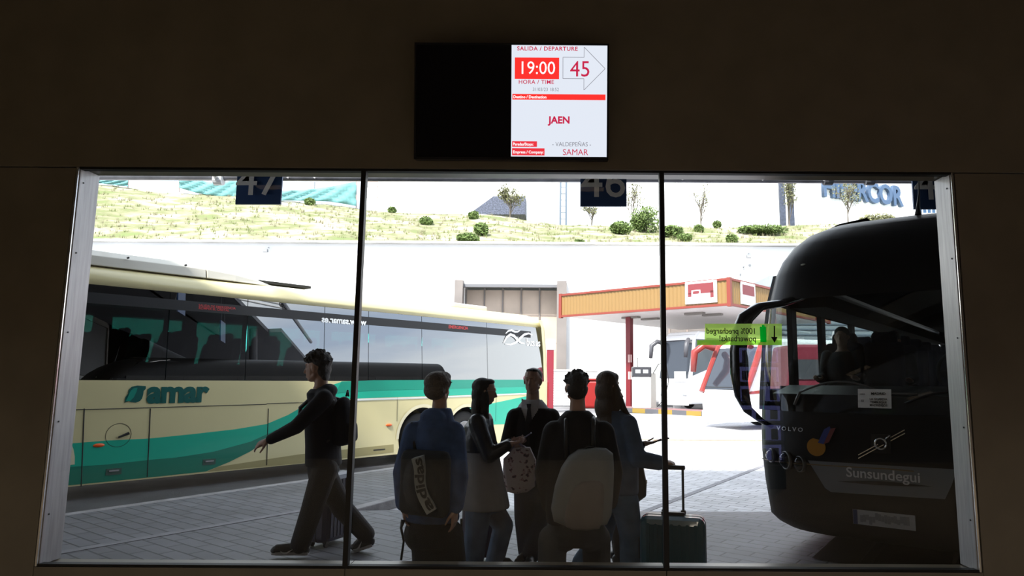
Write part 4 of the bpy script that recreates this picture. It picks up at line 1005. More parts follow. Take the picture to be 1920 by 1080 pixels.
# red column
cb_ = gnd(1181, 763, ZB); MB().box((cb_.x, cb_.y, (fz0+ZB)/2), (.36, .36, fz0-ZB), atan2(fu.y, fu.x)).build('column', m_redp, fs)
for zz in (1.9, 3.0): MB().box((cb_.x, cb_.y-.22, zz), (.24, .03, .5)).build('notice', mat('pale_pink', (.7, .45, .42), .6), fs)
c2_ = cb_ + fu*8.2; MB().box((c2_.x+2.5, c2_.y+3, (fz0+ZB)/2), (.36, .36, fz0-ZB), atan2(fu.y, fu.x)).build('column', m_redp, fs)
# pump island with painted kerb
ka_, kb_ = gnd(1120, 770, ZB), gnd(1345, 782, ZB); ud = (kb_-ka_).normalized(); ln = (kb_-ka_).length
isl = empty('pump_island', (ka_+kb_)/2, 0, 'raised pump island with yellow and dark painted kerb', 'kerb')
MB().prism([(0, 0), (ln, 0), (ln, 2.4), (0, 2.4)], V((ka_.x, ka_.y, ZB)), ud, Z.cross(ud), Z*.2).build('slab', mat('island_red', (.22, .11, .11), .8), isl)
for i in range(9):
    MB().prism([(ln*i/9, -.05), (ln*(i+1)/9, -.05), (ln*(i+1)/9, .02), (ln*i/9, .02)], V((ka_.x, ka_.y, ZB)), ud, Z.cross(ud), Z*.23).build('kerb_block', mat('kerb_yellow', (.27, .18, .03), .7) if i % 2 else mat('kerb_dark', (.09, .09, .10), .7), isl)
def pump(px, lab, ytop):
    b = onplane(px, 760, ka_+Z.cross(ud)*1.0, Z.cross(ud)); b = V((b.x, b.y, ZB+.2)); o = empty('fuel_pump', b, 0, lab, 'fuel pump')
    MB().rbox(b+Z*.85, (1.0, .6, 1.7), .06).build('cabinet', mat('pump_white', (.80, .80, .80), .4), o)
    MB().rbox(b+Z*1.98, (1.05, .62, .55), .05).build('display_head', mat('pump_dark', (.04, .04, .045), .35), o)
    mb = MB()
    for k in (-.22, .2): mb.box(b+V((k, -.33, 2.0)), (.28, .02, .2))
    mb.build('displays', mat('display_grey', (.5, .52, .55), .3), o)
    MB().box(b+V((.62, -.05, .95)), (.3, .45, 1.9)).build('hose_bay', mat('pump_steel', (.30, .29, .27), .35, .5), o)
    MB().tube([b+V((.62, -.3, 1.9)), b+V((.9, -.4, 2.4)), b+V((1.3, -.4, 2.5)), b+V((1.45, -.4, 1.5)), b+V((1.2, -.4, .5)), b+V((.8, -.4, .1))], .025, 6).build('hose', m_black, o)
    MB().tube([b+V((-.2, 0, 2.2)), b+V((-.2, 0, 3.0))], .03, 6).build('rod', mat('pump_steel', (.3, .3, .3)), o)
    MB().rbox(b+V((-.2, 0, 3.0)), (.14, .14, .5), .05).build('beacon', mat('pump_white', (.8, .8, .8)), o)
pump(1203, 'fuel pump with dark display head just right of the red canopy column', 700)
bp = gnd(1270, 768, ZB); bl_ = empty('pump_terminal', bp, 0, 'slim white terminal post with black screen right of the middle mullion', 'terminal')
MB().rbox(V((bp.x, bp.y, ZB+1.0)), (.45, .35, 2.0), .05).build('post', MATS['pump_white'], bl_); MB().rbox(V((bp.x-.15, bp.y-.2, 1.65)), (.3, .12, .55), .03).build('screen', m_black, bl_)
# bus wash post with rounded white head, slatted kiosk, red drum
wp = gnd(1031, 772, ZB); wd_ = empty('wash_post', wp, 0, 'red post with rounded white head behind the cream coach tail', 'post')
topz = at(1031, 655, wp.y).z; hw = 17*wp.y/1310/2
MB().box((wp.x, wp.y, (topz+ZB)/2), (hw*1.5, hw*1.5, topz-ZB)).build('shaft', mat('red_plastic', (.20, .014, .026), .4), wd_)
MB().rbox((wp.x, wp.y, topz+.25), (hw*2.3, hw*2, .62), .12, 4).build('head', mat('head_white', (.8, .8, .8), .5), wd_)
kp = gnd(1075, 762, ZB); kk = empty('kiosk', kp, 0, 'low white slatted kiosk between the red post and the canopy column', 'kiosk')
kz = at(1070, 696, kp.y+.4).z; MB().box((kp.x-.1, kp.y+1.5, (kz+ZB)/2), (3.4, 2.4, kz-ZB)).build('walls', m_white, kk)
mb = MB()
for i in range(int((kz-ZB)/.16)): mb.box((kp.x-.1, kp.y+.27, ZB+.1+i*.16), (3.4, .06, .07))
mb.build('slats', mat('slat_grey', (.62, .62, .62), .6), kk); MB().box((kp.x-.1, kp.y+1.5, kz+.05), (3.6, 2.6, .12)).build('roof', m_conc, kk)
rp = gnd(1108, 765, ZB); rd = empty('red_bin', rp, 0, 'red bin seen between the two dark heads', 'bin')
MB().rbox((rp.x, rp.y, ZB+.85), (1.3, .9, 1.7), .15, 4).build('body', mat('bin_red', (.25, .008, .006), .4), rd); MB().rbox((rp.x, rp.y, ZB+1.75), (1.4, 1.0, .12), .1, 4).build('lid', MATS['bin_red'], rd)
# beige and white service buildings behind the fuel canopy, seen past and through the dark coach
q = at(1355, 600, 58); sv = empty('service_building', (q.x, 58, 0), 0, 'beige panelled service building under the fuel canopy, behind the green sticker', 'building')
MB().box((q.x, 59.5, q.z/2), (9, 3, q.z+1)).build('walls', m_frame, sv); mb = MB()
for k in range(7): mb.box((q.x-4.5+k*1.5, 57.97, q.z/2), (.1, .1, q.z))
mb.build('panel_joints', mat('joint_brown', (.35, .28, .24), .8), sv)
q0_, q1_ = at(1495, 530, 52), at(1660, 530, 52); wb = empty('wash_hall', ((q0_.x+q1_.x)/2, 52, 0), 0, 'pale blue-white ribbed hall seen through the dark coach windows', 'building')
MB().box(((q0_.x+q1_.x)/2, 55, q0_.z/2+.3), (q1_.x-q0_.x+4, 5, q0_.z+.6)).build('walls', mat('hall_ribbed', (.24, .27, .30), .5), wb); mb = MB()
for k in range(int(q0_.z/.4)): mb.box(((q0_.x+q1_.x)/2, 52.47, .3+k*.4), (q1_.x-q0_.x+4, .08, .10))
mb.build('ribs', mat('rib_blue', (.13, .16, .20), .5), wb)
a, b = at(1528, 553, 46), at(1603, 600, 46); ob = empty('orange_sign', ((a.x+b.x)/2, 46, ZB), 0, 'orange ribbed sign panel with red edge seen through the dark coach', 'sign')
MB().box(((a.x+b.x)/2, 46, (a.z+b.z)/2), (b.x-a.x, .2, a.z-b.z)).build('edge_frame', m_rd, ob); mb = MB()
for k in range(14): mb.box((a.x+.12+(b.x-a.x-.24)*(k+.5)/14, 45.87, (a.z+b.z)/2), ((b.x-a.x)/20, .06, a.z-b.z-.3))
mb.build('ribs', m_or, ob); MB().box((a.x+.3, 46, b.z/2), (.2, .2, b.z)).box((b.x-.3, 46, b.z/2), (.2, .2, b.z)).build('legs', m_rd, ob)
a, b = gnd(1500, 760, ZB), gnd(1560, 760, ZB); rv = empty('red_van', (7.3, 19.5, ZB), 0, 'pinkish red van seen through the dark coach side windows', 'van')
p = at(1580, 650, 19.5); MB().prism([(-1.6, .3), (1.9, .3), (1.9, 1.4), (1.6, 2.75), (-1.4, 2.75), (-1.65, 1.4)], (p.x, 19.5, ZB), X, Z, Y*1.9).build('body', mat('van_red', (.22, .03, .05), .35), rv, bevel=.08)
mb = MB(); 
for k in (-.9, .3): mb.box((p.x+k, 19.48, ZB+2.05), (.9, .03, .55))
mb.build('windows', mat('dark_glass', (.05, .05, .06)), rv)
for k in (-1.0, 1.3): MB().cyl((p.x+k, 19.45, ZB+.38), (p.x+k, 19.7, ZB+.38), .38, n=20).build('wheel', m_rub, rv)

# ================================================================== FAR COACHES
def small_coach(name, loc, rz, label, prof, glassprof, paint, trim, W=2.5, Lh=11, mirror=None, sidewin=True):
    o = empty(name, loc, rz, label, 'coach'); q = lambda mb, n_, m_, par=None, **k: mb.build(n_, m_, par or o, world=False, **k)
    # side profile (x forward, z up), front raked
    q(MB().prism(prof, (0, -W/2, 0), X, Z, (0, W, 0)), 'body', paint, bevel=.12)
    n = len(glassprof)
    gp = MB().loft([[V((x+.03, y, z)) for x, z in glassprof] for y in [(-W/2+.12)+(W-.24)*k/6 for k in range(7)]], cap=False, closed=False)
    q(gp, 'windscreen', mat('far_windscreen', (.03, .035, .045), .08, spec=.8), smooth=False)
    if sidewin:
        x1_, z0_, z1_ = sidewin
        for s in (-1, 1):
            for k in range(6):
                q(MB().box((x1_-.75-k*1.55, s*(W/2+.005), (z0_+z1_)/2), (1.5, .02, z1_-z0_)), 'side_window', mat('far_side_glass', (.035, .045, .05), .08, spec=.8))
    for s in (-1, 1):
        for x in (-2.6, -8.6): wheel(x, s*W/2-s*.02, .48, o, s)
    q(MB().box((-.02, 0, .45), (.16, W-.2, .35)), 'bumper', trim, bevel=.04)
    for s in (-1, 1): q(MB().rbox((.0, s*(W/2-.35), .95), (.12, .35, .18), .05), 'head_lamp', mat('far_lamp', (.5, .55, .6), .2))
    if mirror:
        for s in (-1, 1):
            q(MB().tube([V((mirror[0], s*W*.42, mirror[1])), V((mirror[0]+.35, s*W*.5, mirror[1]+.12)), V((mirror[0]+.7, s*W*.56, mirror[1]-.15)), V((mirror[0]+.78, s*W*.56, mirror[1]-.9))], [.12, .14, .15, .11], 10), 'mirror_arm', mirror[2], smooth=True)
    return o
m_pw = mat('coach_white', (.85, .85, .85), .25, coat=.3); m_pr = mat('coach_red', (.24, .035, .03), .3)
pc = gnd(1345, 803, ZB)
rc = small_coach('coach', at(1352, 718, 25.6).xy.to_3d()+Z*ZB, atan2(-.42, -.91), 'white coach with red trim and red mirror arms beside the dark coach', [(-11, .3), (-.05, .3), (.0, .9), (-.1, 1.35), (-.9, 3.05), (-1.3, 3.25), (-11, 3.3)], [(-.12, 1.42), (-.85, 2.95)], m_pw, m_pw, mirror=(-.55, 2.95, m_pr), sidewin=(-1.4, 1.7, 2.9))
for s in (-1, 1):
    MB().tube([V((-.06, s*1.26, 1.3)), V((-.45, s*1.27, 2.1)), V((-.85, s*1.26, 3.0)), V((-1.5, s*1.24, 3.22))], .12, 8).build('red_pillar', m_pr, rc, world=False)
    MB().prism([(-.1, 1.25), (-.1, 1.33), (-3, 1.65), (-10, 1.7), (-10, 1.45), (-3, 1.42)], (0, s*1.255, 0), X, Z, (0, s*.012, 0)).build('red_stripe', m_pr, rc, world=False)
MB().add([V((-.14, y, z)) + V((.03, 0, 0)) for y, z in ((-1.1, 1.40), (1.1, 1.40), (1.1, 1.5), (-1.1, 1.5))], [(0, 1, 2, 3)]).build('wiper_panel', m_black, rc, world=False)
wc = small_coach('coach', at(1262, 718, 41.5).xy.to_3d()+Z*ZB, atan2(-.62, -.78), 'tall white coach with a dark windscreen parked behind the pumps', [(-12, .35), (-.1, .35), (.0, .95), (-.05, 1.75), (-.55, 4.25), (-1.0, 4.65), (-12, 4.75)], [(-.06, 1.85), (-.5, 4.05), (-.8, 4.45)], m_pw, m_pw, Lh=12, mirror=(-.35, 3.95, mat('arm_grey', (.08, .08, .09), .4)), sidewin=(-1.6, 2.75, 4.25))
MB().prism([(-.30, 2.0), (-.65, 4.15), (-12, 4.3), (-12, 3.0), (-3.6, 2.95)], (0, 1.255, 0), X, Z, (0, .012, 0)).build('window_band', mat('far_side_glass', (.03, .04, .05)), wc, world=False)
MB().box((-5.6, 1.27, 1.9), (.35, .02, .5)).box((-5.6, 1.28, 1.95), (.3, .02, .3)).build('blue_notice', mat('notice_blue', (.10, .30, .60), .6), wc, world=False)
MB().box((-.02, .55, 1.95), (.04, .9, .6)).build('destination_board', mat('board_pale', (.55, .6, .6), .5), wc, world=False)

# ================================================================== HALL SIGN MIRRORED IN THE GLASS (painted as a translucent film on the pane)
def reflection_mat(name, col, a=.5):
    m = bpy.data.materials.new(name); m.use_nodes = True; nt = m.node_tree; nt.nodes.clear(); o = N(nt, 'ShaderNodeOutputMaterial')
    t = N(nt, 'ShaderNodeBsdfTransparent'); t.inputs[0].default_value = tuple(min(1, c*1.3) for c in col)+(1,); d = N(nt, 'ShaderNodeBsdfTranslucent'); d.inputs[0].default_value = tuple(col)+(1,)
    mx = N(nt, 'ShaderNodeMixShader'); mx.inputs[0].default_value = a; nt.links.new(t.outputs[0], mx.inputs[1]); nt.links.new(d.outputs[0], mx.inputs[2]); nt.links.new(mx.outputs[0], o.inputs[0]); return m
SY = WY+.026
def stp(x, y, off=0): return at(x, y, SY-off)
sk = empty('window_reflection', stp(1386, 648), 0, 'green translucent powerbank sticker painted as a film on the glass, lettering mirrored', 'reflection')
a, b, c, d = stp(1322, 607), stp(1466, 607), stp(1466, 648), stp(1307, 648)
MB().add([stp(1322, 607), stp(1466, 607), stp(1466, 638), stp(1321, 638)], [(0, 1, 2, 3)]).build('sheet', reflection_mat('green_film', (.50, .78, .16), .62), sk)
MB().add([stp(1307, 638), stp(1466, 638), stp(1466, 647), stp(1307, 647)], [(0, 1, 2, 3)]).build('lower_band', reflection_mat('darker_green_film', (.28, .62, .06), .8), sk)
pm = 4.7/1310
def stt(s, px, py, h, wx=.8): return text('lettering', s, h*pm/.73, stp(px, py, .003), X, Z, m_ink, sk, 'LEFT', .012, .0004, wx, mirror=True)
stt('100% precharged', 1418, 626, 11.5, .86); stt('powerbanks!', 1418, 640, 11.5, .86)
mb = MB(); 
for px in (1452,): 
    a, b = stp(px, 611, .003), stp(px, 640, .003); mb.tube([a, b], .005, 6)
    mb.prism([(-.022, .03), (.022, .03), (0, -.01)], b, X, Z, (0, -.002, 0))
mb.build('arrow', m_ink, sk)
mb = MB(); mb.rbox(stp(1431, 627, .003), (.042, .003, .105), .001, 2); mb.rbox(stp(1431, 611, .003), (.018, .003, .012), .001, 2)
mb.build('battery_icon', reflection_mat('battery_green', (.05, .75, .40), .7), sk)

# ================================================================== PEOPLE
def J(px, py, d): return at(px, py, d)
def Jz(px, z, d): return atz(px, z, d)
m_skin = mat('skin', (.42, .25, .18), .55); m_hair = mat('dark_hair', (.018, .013, .010), .6, bump=.8, bscale=60, stretch=(3, 3, .6))
m_hairb = mat('brown_hair', (.10, .065, .04), .6, bump=.8, bscale=60, stretch=(3, 3, .4))
def basis(f):
    f = V((f[0], f[1], 0)).normalized(); l = Z.cross(f); return f, l
def frame(f, tilt=0):                                   # columns: forward, left, up
    f, l = basis(f); R = Matrix((f, l, Z)).transposed(); return R @ Matrix.Rotation(tilt, 3, 'Y')
def head(mb, c, f, tilt=0, s=1.0, female=False):        # c = centre of the skull; about 0.23 m tall face
    R = frame(f, tilt); E = lambda x, y, z, r: mb.ell(c + R @ V((x*s, y*s, z*s)), tuple(q*s for q in r), R)
    E(-.012, 0, .030, (.098, .078, .092)); E(.018, 0, -.030, (.072, .064, .088)); E(.045, 0, -.088, (.036, .034, .028))      # skull, face, chin
    mb.tube([c+R @ V((.082*s, 0, .020*s)), c+R @ V((.098*s, 0, -.012*s)), c+R @ V((.108*s, 0, -.030*s)), c+R @ V((.088*s, 0, -.040*s))], [.008*s, .011*s, .014*s, .010*s], 8)
    E(.082, 0, .034, (.014, .046, .010)); E(.083, 0, -.063, (.012, .024, .006)); E(.081, 0, -.074, (.012, .020, .006))      # brow, lips
    for y in (-1, 1):
        E(.058, y*.034, -.022, (.022, .018, .020)); E(.076, y*.031, .012, (.009, .014, .007))                           # cheekbone, eyelid
        E(-.004, y*.079, -.008, (.018, .008, .032)); E(-.006, y*.086, -.002, (.014, .006, .020))                           # ear
        mb.cap(c+R @ V((.0, y*.055*s, -.06*s)), c+R @ V((.05*s, y*.022*s, -.088*s)), .018*s, .02*s, 8)                       # jaw
def hand(mb, w, d, palm, curl=.5, thumb=1, s=1.0):      # w wrist, d direction, palm = palm normal, curl 0..1
    d = V(d).normalized(); pn = V(palm); pn = (pn - d*pn.dot(d)).normalized(); sd_ = d.cross(pn).normalized()*thumb
    R = Matrix((d, sd_, pn)).transposed()
    mb.ell(w + d*.048*s, (.052*s, .041*s, .016*s), R); mb.cap(w-d*.02*s, w+d*.02*s, .025*s, .028*s, 10)
    mb.box(w + d*.055*s, (.07*s, .074*s, .024*s), R=R)
    for k, (y, L1) in enumerate(((.030, .072), (.010, .080), (-.011, .075), (-.031, .058))):
        p = w + d*.088*s + sd_*y*s; a = curl*(.7+.1*k); dirs = []
        for j in range(3):
            ang = a*(j*.75+.45); dd_ = d*cos(ang) + pn*sin(ang); q = p + dd_*L1*s*(.42, .33, .25)[j]; mb.cap(p, q, (.0092-.0007*j)*s, (.0085-.0007*j)*s, 8); p = q
    p = w + d*.022*s + sd_*.030*s; q = p + (d*.62+sd_*.6+pn*.35).normalized()*.042*s; r_ = q + (d*.85+sd_*.1+pn*.5*(.3+curl)).normalized()*.032*s; u = r_ + (d*.8-sd_*.15+pn*.6*(.2+curl)).normalized()*.024*s
    mb.cap(p, q, .014*s, .011*s, 8); mb.cap(q, r_, .011*s, .0095*s, 8); mb.cap(r_, u, .0095*s, .008*s, 8)
def eloft(mb, rows, f):                                  # rows: (centre, half width across, half depth along facing)
    f0, l0 = basis(f); n = 24
    mb.loft([[V(c) + l0*cos(2*pi*k/n)*a + f0*sin(2*pi*k/n)*b for k in range(n)] for c, a, b in rows])
def limb(mb, pts, rad, n=14):
    for (a, b), (r0, r1) in zip(zip(pts[:-1], pts[1:]), zip(rad[:-1], rad[1:])): mb.cap(a, b, r0, r1, n)
def shoe(mb, ank, toe, r=.045, lift=0):                  # ankle point and toe tip (near the ground)
    d = (toe-ank); h = V((d.x, d.y, 0)); ln = h.length; f = h.normalized()
    heel = ank - f*.05; heel.z = ank.z-.055
    mb.cap(ank+Z*.0, heel+Z*.03, .042, .038, 12); mb.cap(heel+Z*.02, toe-d.normalized()*.03+Z*.025, .038, .034, 12)
    mb.cap(ank+f*.01, toe-d.normalized()*.05+Z*.04, .042, .03, 12); mb.ell(toe-d.normalized()*.045+Z*.018, (.055, .048, .032), frame(f))
def sole(mb, ank, toe):
    d = (toe-ank); f = V((d.x, d.y, 0)).normalized(); heel = ank - f*.075; heel.z = ank.z-.075
    l = Z.cross(f); up = (f.cross(l)*-1); a = heel; b = toe + V((0, 0, -.006)); dd = (b-a).normalized(); u2 = dd.cross(l)*-1
    if u2.z < 0: u2 = -u2
    P = []
    for t, w_ in ((0, .028), (.06, .036), (.35, .034), (.6, .042), (.85, .044), (.97, .03), (1.0, .012)): P.append((a.lerp(b, t), w_))
    mb.loft([[p + l*w_, p - l*w_, p - l*w_ + u2*.026, p + l*w_ + u2*.026] for p, w_ in P])
def person(name, base, label, cat='person', group=None): return empty(name, base, 0, label, cat, group)
VX = .0095
def skinmesh(p, mb, m=None, name='body', vx=.0068): return mb.build(name, m or m_skin, p, remesh=vx, sm=3)
def cloth(name, col, var=.0, bump=.22): return mat(name, col, .85, var=var, bump=bump, bscale=14, spec=.25)
def hairball(mb, c, f, rows, s=1.0):
    R = frame(f)
    for x, y, z, a, b, cc in rows: mb.ell(c + R @ V((x*s, y*s, z*s)), (a*s, b*s, cc*s), R)
def tufts(mb, c, f, n, seed, s=1.0, ln=.05, r0=.1):
    rnd = random.Random(seed); R = frame(f)
    for k in range(n):
        th = rnd.uniform(-pi, pi); ph = rnd.uniform(.15, 1.4); d = R @ V((cos(th)*cos(ph), sin(th)*cos(ph), sin(ph))); p = c + R @ V((-.01, 0, .02)) * s + V((d.x*r0*.95*s, d.y*r0*.85*s, d.z*r0*s))
        e = p + (d*.6+V((rnd.uniform(-.6, .6), rnd.uniform(-.6, .6), rnd.uniform(-.1, .5)))*.7)*ln; mb.cap(p-d*.02, e, .016*s, .006*s, 6)

# ---------- A: man striding left with a backpack
D = 6.57; f = V((-1, .06, 0))
A = person('person', gnd(600, 1045), 'young man in black jacket striding left, arm swung forward, wearing a black backpack')
hc = J(594, 690, D); nk = J(602, 722, D)
shL, shR = J(608, 748, D-.19), J(600, 748, D+.19); chest = J(605, 782, D); waist = J(606, 835, D); pel = J(607, 868, D)
elL, wrL = J(556, 800, D-.30), J(503, 826, D-.26); elR, wrR = J(617, 806, D+.27), J(612, 868, D+.28)
hpL, hpR = J(609, 880, D-.09), J(603, 880, D+.09)
knL, akL, toL = J(585, 955, D-.10), J(563, 1024, D-.06), J(509, 1038, D-.08)     # near leg, planted in front
knR, akR, toR = J(641, 952, D+.10), J(686, 1008, D+.16), J(661, 1036, D+.17)     # far leg pushing off
mb = MB(); head(mb, hc, f, radians(4), 1.10); limb(mb, [nk+Z*.05, nk-Z*.08], [.058, .066])
eloft(mb, [(nk-Z*.02, .07, .07), (chest+Z*.12, .17, .09), (chest, .17, .11), (waist, .14, .10), (pel, .16, .11), (pel-Z*.08, .15, .10)], f)
limb(mb, [shL, elL, wrL], [.05, .042, .028]); limb(mb, [shR, elR, wrR], [.05, .042, .028])
limb(mb, [hpL, knL, akL], [.085, .058, .042]); limb(mb, [hpR, knR, akR], [.085, .058, .042])
hand(mb, wrL, J(484, 834, D-.26)-wrL, V((0, .6, -.8)), .75, 1, 1.0); hand(mb, wrR, V((.1, 0, -1)), V((-1, 0, 0)), .9, 1)
skinmesh(A, mb)
mb = MB(); R = frame(f)
hairball(mb, hc, f, [(-.035, 0, .060, .095, .088, .082), (.022, 0, .112, .058, .068, .036), (-.065, 0, -.01, .055, .078, .075), (-.08, 0, -.07, .03, .06, .04)], 1.12); tufts(mb, hc+Z*.012, f, 150, 2, 1.12, .042)
mb.build('hair', m_hair, A, remesh=.008, sm=1)
mb = MB(); eloft(mb, [(nk-Z*.035, .085, .095), (nk-Z*.075, .15, .12), (chest+Z*.11, .205, .125), (chest, .21, .150), (waist, .195, .150), (pel, .205, .155), (pel-Z*.02, .20, .15)], f)
limb(mb, [shL, elL, wrL+(elL-wrL)*.10], [.082, .066, .047]); limb(mb, [shR, elR, wrR+(elR-wrR)*.1], [.082, .066, .047])
for q_ in (shL, shR): limb(mb, [nk-Z*.075, q_+Z*.0], [.07, .078])
mb.ell(nk-f*.075-Z*.05, (.075, .12, .065), R)                                     # hood at the nape
mb.build('jacket', cloth('black_jacket', (.018, .018, .022)), A, remesh=VX, sm=4)
mb = MB(); eloft(mb, [(pel+Z*.05, .165, .125), (pel-Z*.06, .175, .135), (pel-Z*.14, .15, .12)], f)
limb(mb, [hpL, knL, akL+Z*.02], [.118, .098, .088]); limb(mb, [hpR, knR, akR+Z*.03], [.118, .095, .082]); mb.build('trousers', cloth('black_trousers', (.016, .017, .022)), A, remesh=VX, sm=3)
m_shoe = mat('black_shoe', (.015, .015, .016), .5); m_sole = mat('pale_sole', (.35, .34, .33), .7); m_tick = mat('white_tick', (.5, .5, .5), .6)
for a, t in ((akL, toL), (akR, toR)):
    mb = MB(); shoe(mb, a, t); s_ = mb.build('shoe', m_shoe, A, remesh=.006, sm=2); mb = MB(); sole(mb, a, t); mb.build('sole', m_sole, s_)
    d = (t-a).normalized(); c = a.lerp(t, .38)-Z*.02; c.y -= .052
    mb = MB(); u = V((d.x, 0, d.z)).normalized(); n_ = V((-u.z, 0, u.x)); n_ = n_ if n_.z > 0 else -n_
    mb.prism([(-.055, .026), (-.03, -.008), (-.005, -.012), (.06, .018), (-.005, .004), (-.025, .006)], c, -u, n_, V((0, -.006, 0))); mb.build('white_tick', m_tick, s_)
# backpack (worn: a thing of its own)
bpk = empty('backpack', J(650, 838, D), 0, 'black backpack on the back of the man striding left', 'backpack')
mb = MB(); bc = J(645, 792, D); Rb = frame(f) @ Matrix.Rotation(radians(4), 3, 'Y')
mb.ell(bc+Z*.02, (.10, .15, .22), Rb); mb.rbox(bc-Z*.03, (.15, .27, .36), .06, 3, Rb); mb.rbox(bc-f*.07-Z*.09, (.07, .22, .18), .03, 3, Rb)
mb.build('pack', cloth('pack_black', (.014, .014, .018)), bpk, remesh=.01, sm=4)
mb = MB()
for s_ in (-.12, .12): mb.tube([bc+Z*.20+Rb@V((.06, s_, 0)), nk-Z*.10+Rb@V((.02, s_, 0)), chest+Z*.10+Rb@V((.165, s_, 0)), chest-Z*.02+Rb@V((.165, s_*1.1, 0)), bc-Z*.16+Rb@V((.08, s_*1.2, 0))], [.02]*5, 8)
mb.build('shoulder_straps', m_black, bpk, smooth=True)
MB().tube([bc+Z*.24+Rb@V((-.02, -.03, 0)), bc+Z*.29+Rb@V((-.02, 0, 0)), bc+Z*.24+Rb@V((-.02, .03, 0))], .010, 8).build('grab_loop', m_black, bpk, smooth=True)
# his trolley case
def suitcase(loc, rz, sz, col, label, tilt=0, handle=.42, name='suitcase', ribs=True, grp=None):
    o = empty(name, loc, rz, label, 'suitcase', grp); o.rotation_euler = (tilt, 0, rz); w_, d_, h_ = sz
    q = lambda mb, n_, m_, par=None, **k: mb.build(n_, m_, par or o, world=False, **k)
    R90 = Matrix.Rotation(pi/2, 3, 'X')
    q(MB().rbox((0, 0, .04+h_/2), (w_, h_, d_), .06, 5, R90), 'shell', col, smooth=False)
    if ribs:
        mb = MB()
        for s in (-1, 1):
            for k in range(7): mb.rbox((-w_*.36+k*w_*.12, s*(d_/2+.002), .04+h_/2), (w_*.05, h_*.84, .008), .01, 2, R90)
        q(mb, 'ribs', col)
    q(MB().rbox((0, 0, .04+h_/2), (w_+.006, h_+.006, .012), .062, 5, R90), 'zip_band', m_black)
    for sx in (-1, 1):
        for sy in (-1, 1): 
            wv = q(MB().cyl((sx*(w_/2-.06), sy*(d_/2-.05)-.012, .026), (sx*(w_/2-.06), sy*(d_/2-.05)+.012, .026), .026, n=16), 'caster', m_rub)
            q(MB().box((sx*(w_/2-.06), sy*(d_/2-.05), .052), (.05, .04, .03)), 'caster_fork', m_black, wv)
    q(MB().rbox((-w_/2-.012, 0, .04+h_/2), (.02, .16, .03), .008, 2, Matrix.Rotation(pi/2, 3, 'X')), 'side_grip', m_black)
    q(MB().rbox((0, 0, .04+h_+.014), (.18, .035, .02), .008, 2), 'top_grip', m_black)
    if handle:
        for s in (-1, 1):
            q(MB().cyl((s*.075, d_/2-.05, .04+h_-.02), (s*.075, d_/2-.05, .04+h_+handle), .010, n=10), 'handle_tube', m_black if False else mat('dark_tube', (.06, .06, .065), .35, .7))
            q(MB().rbox((s*.075, d_/2-.05, .04+h_+.012), (.04, .04, .03), .01, 2), 'handle_socket', m_black)
        q(MB().rbox((0, d_/2-.05, .04+h_+handle), (.19, .035, .035), .012, 3), 'handle_grip', m_black)
    return o
sc1 = gnd(612, 1020); suitcase(sc1+V((.02, .02, 0)), radians(70), (.42, .26, .64), mat('navy_shell', (.05, .05, .085), .35), 'dark navy trolley suitcase rolling behind the striding man', 0, .22)

# ---------- B: boy with his back to us, blue jacket
D = 5.3; f = V((.45, .9, 0)).normalized(); f0, l0 = basis(f)
B = person('person', Jz(815, 0, D), 'teenager in a blue hooded jacket with his back to the window, left of the group')
hc = J(823, 729, D); nk = J(824, 765, D+.02); chest = J(812, 850, D); waist = J(805, 920, D); pel = J(808, 975, D)
shL, shR = J(778, 812, D-.02), J(850, 812, D-.02)
elL, wrL = J(757, 885, D-.05), J(757, 950, D-.05); elR, wrR = J(858, 895, D-.12), J(853, 955, D-.15)
hpL, hpR = J(790, 1000, D), J(830, 1000, D)
knL, knR = Jz(800, .46, D), Jz(840, .46, D+.03); akL, akR = Jz(803, .09, D), Jz(850, .09, D+.05); toL = akL+f*.17-Z*.06; toR = akR+f*.17-Z*.06
mb = MB(); head(mb, hc, f, radians(6), 1.0); limb(mb, [nk+Z*.04, nk-Z*.06], [.055, .06])
eloft(mb, [(nk-Z*.03, .06, .06), (chest+Z*.10, .15, .09), (chest, .15, .10), (waist, .13, .10), (pel, .15, .11), (pel-Z*.08, .14, .10)], f)
for P in ((shL, elL, wrL), (shR, elR, wrR)): limb(mb, P, [.045, .038, .027])
for P in ((hpL, knL, akL), (hpR, knR, akR)): limb(mb, P, [.08, .055, .04])
hand(mb, wrL, V((.15, 0, -1)), V((1, .2, 0)), .8, 1); hand(mb, wrR, V((-.02, 0, -1)), V((-1, .3, 0)), .55, -1)
skinmesh(B, mb)
mb = MB(); hairball(mb, hc, f, [(-.02, 0, .048, .112, .100, .085), (-.05, 0, -.01, .072, .092, .075), (.025, 0, .09, .065, .08, .045)], 1.0); tufts(mb, hc, f, 40, 4, 1.0, .02)
mb.build('hair', mat('light_brown_hair', (.11, .085, .065), .7, bump=.6, bscale=60), B, remesh=.008, sm=2)
mb = MB(); eloft(mb, [(nk+Z*.0, .088, .088), (nk-Z*.045, .105, .105), (shL.lerp(shR, .5)+Z*.045, .165, .13), (chest+Z*.04, .205, .16), (waist+Z*.03, .215, .17), (pel+Z*.02, .225, .175), (pel-Z*.0, .215, .17)], f)
limb(mb, [shL, elL, wrL-(wrL-elL)*.12], [.09, .08, .062]); limb(mb, [shR, elR, wrR-(wrR-elR)*.12], [.09, .08, .062])
mb.ell(nk-f*.08-Z*.07, (.07, .11, .075), frame(f))
jk = mb.build('jacket', cloth('denim_blue_jacket', (.055, .095, .20), .25), B, remesh=VX, sm=4)
mb = MB(); eloft(mb, [(pel+Z*.05, .175, .14), (pel-Z*.08, .19, .15), (pel-Z*.18, .17, .14)], f)
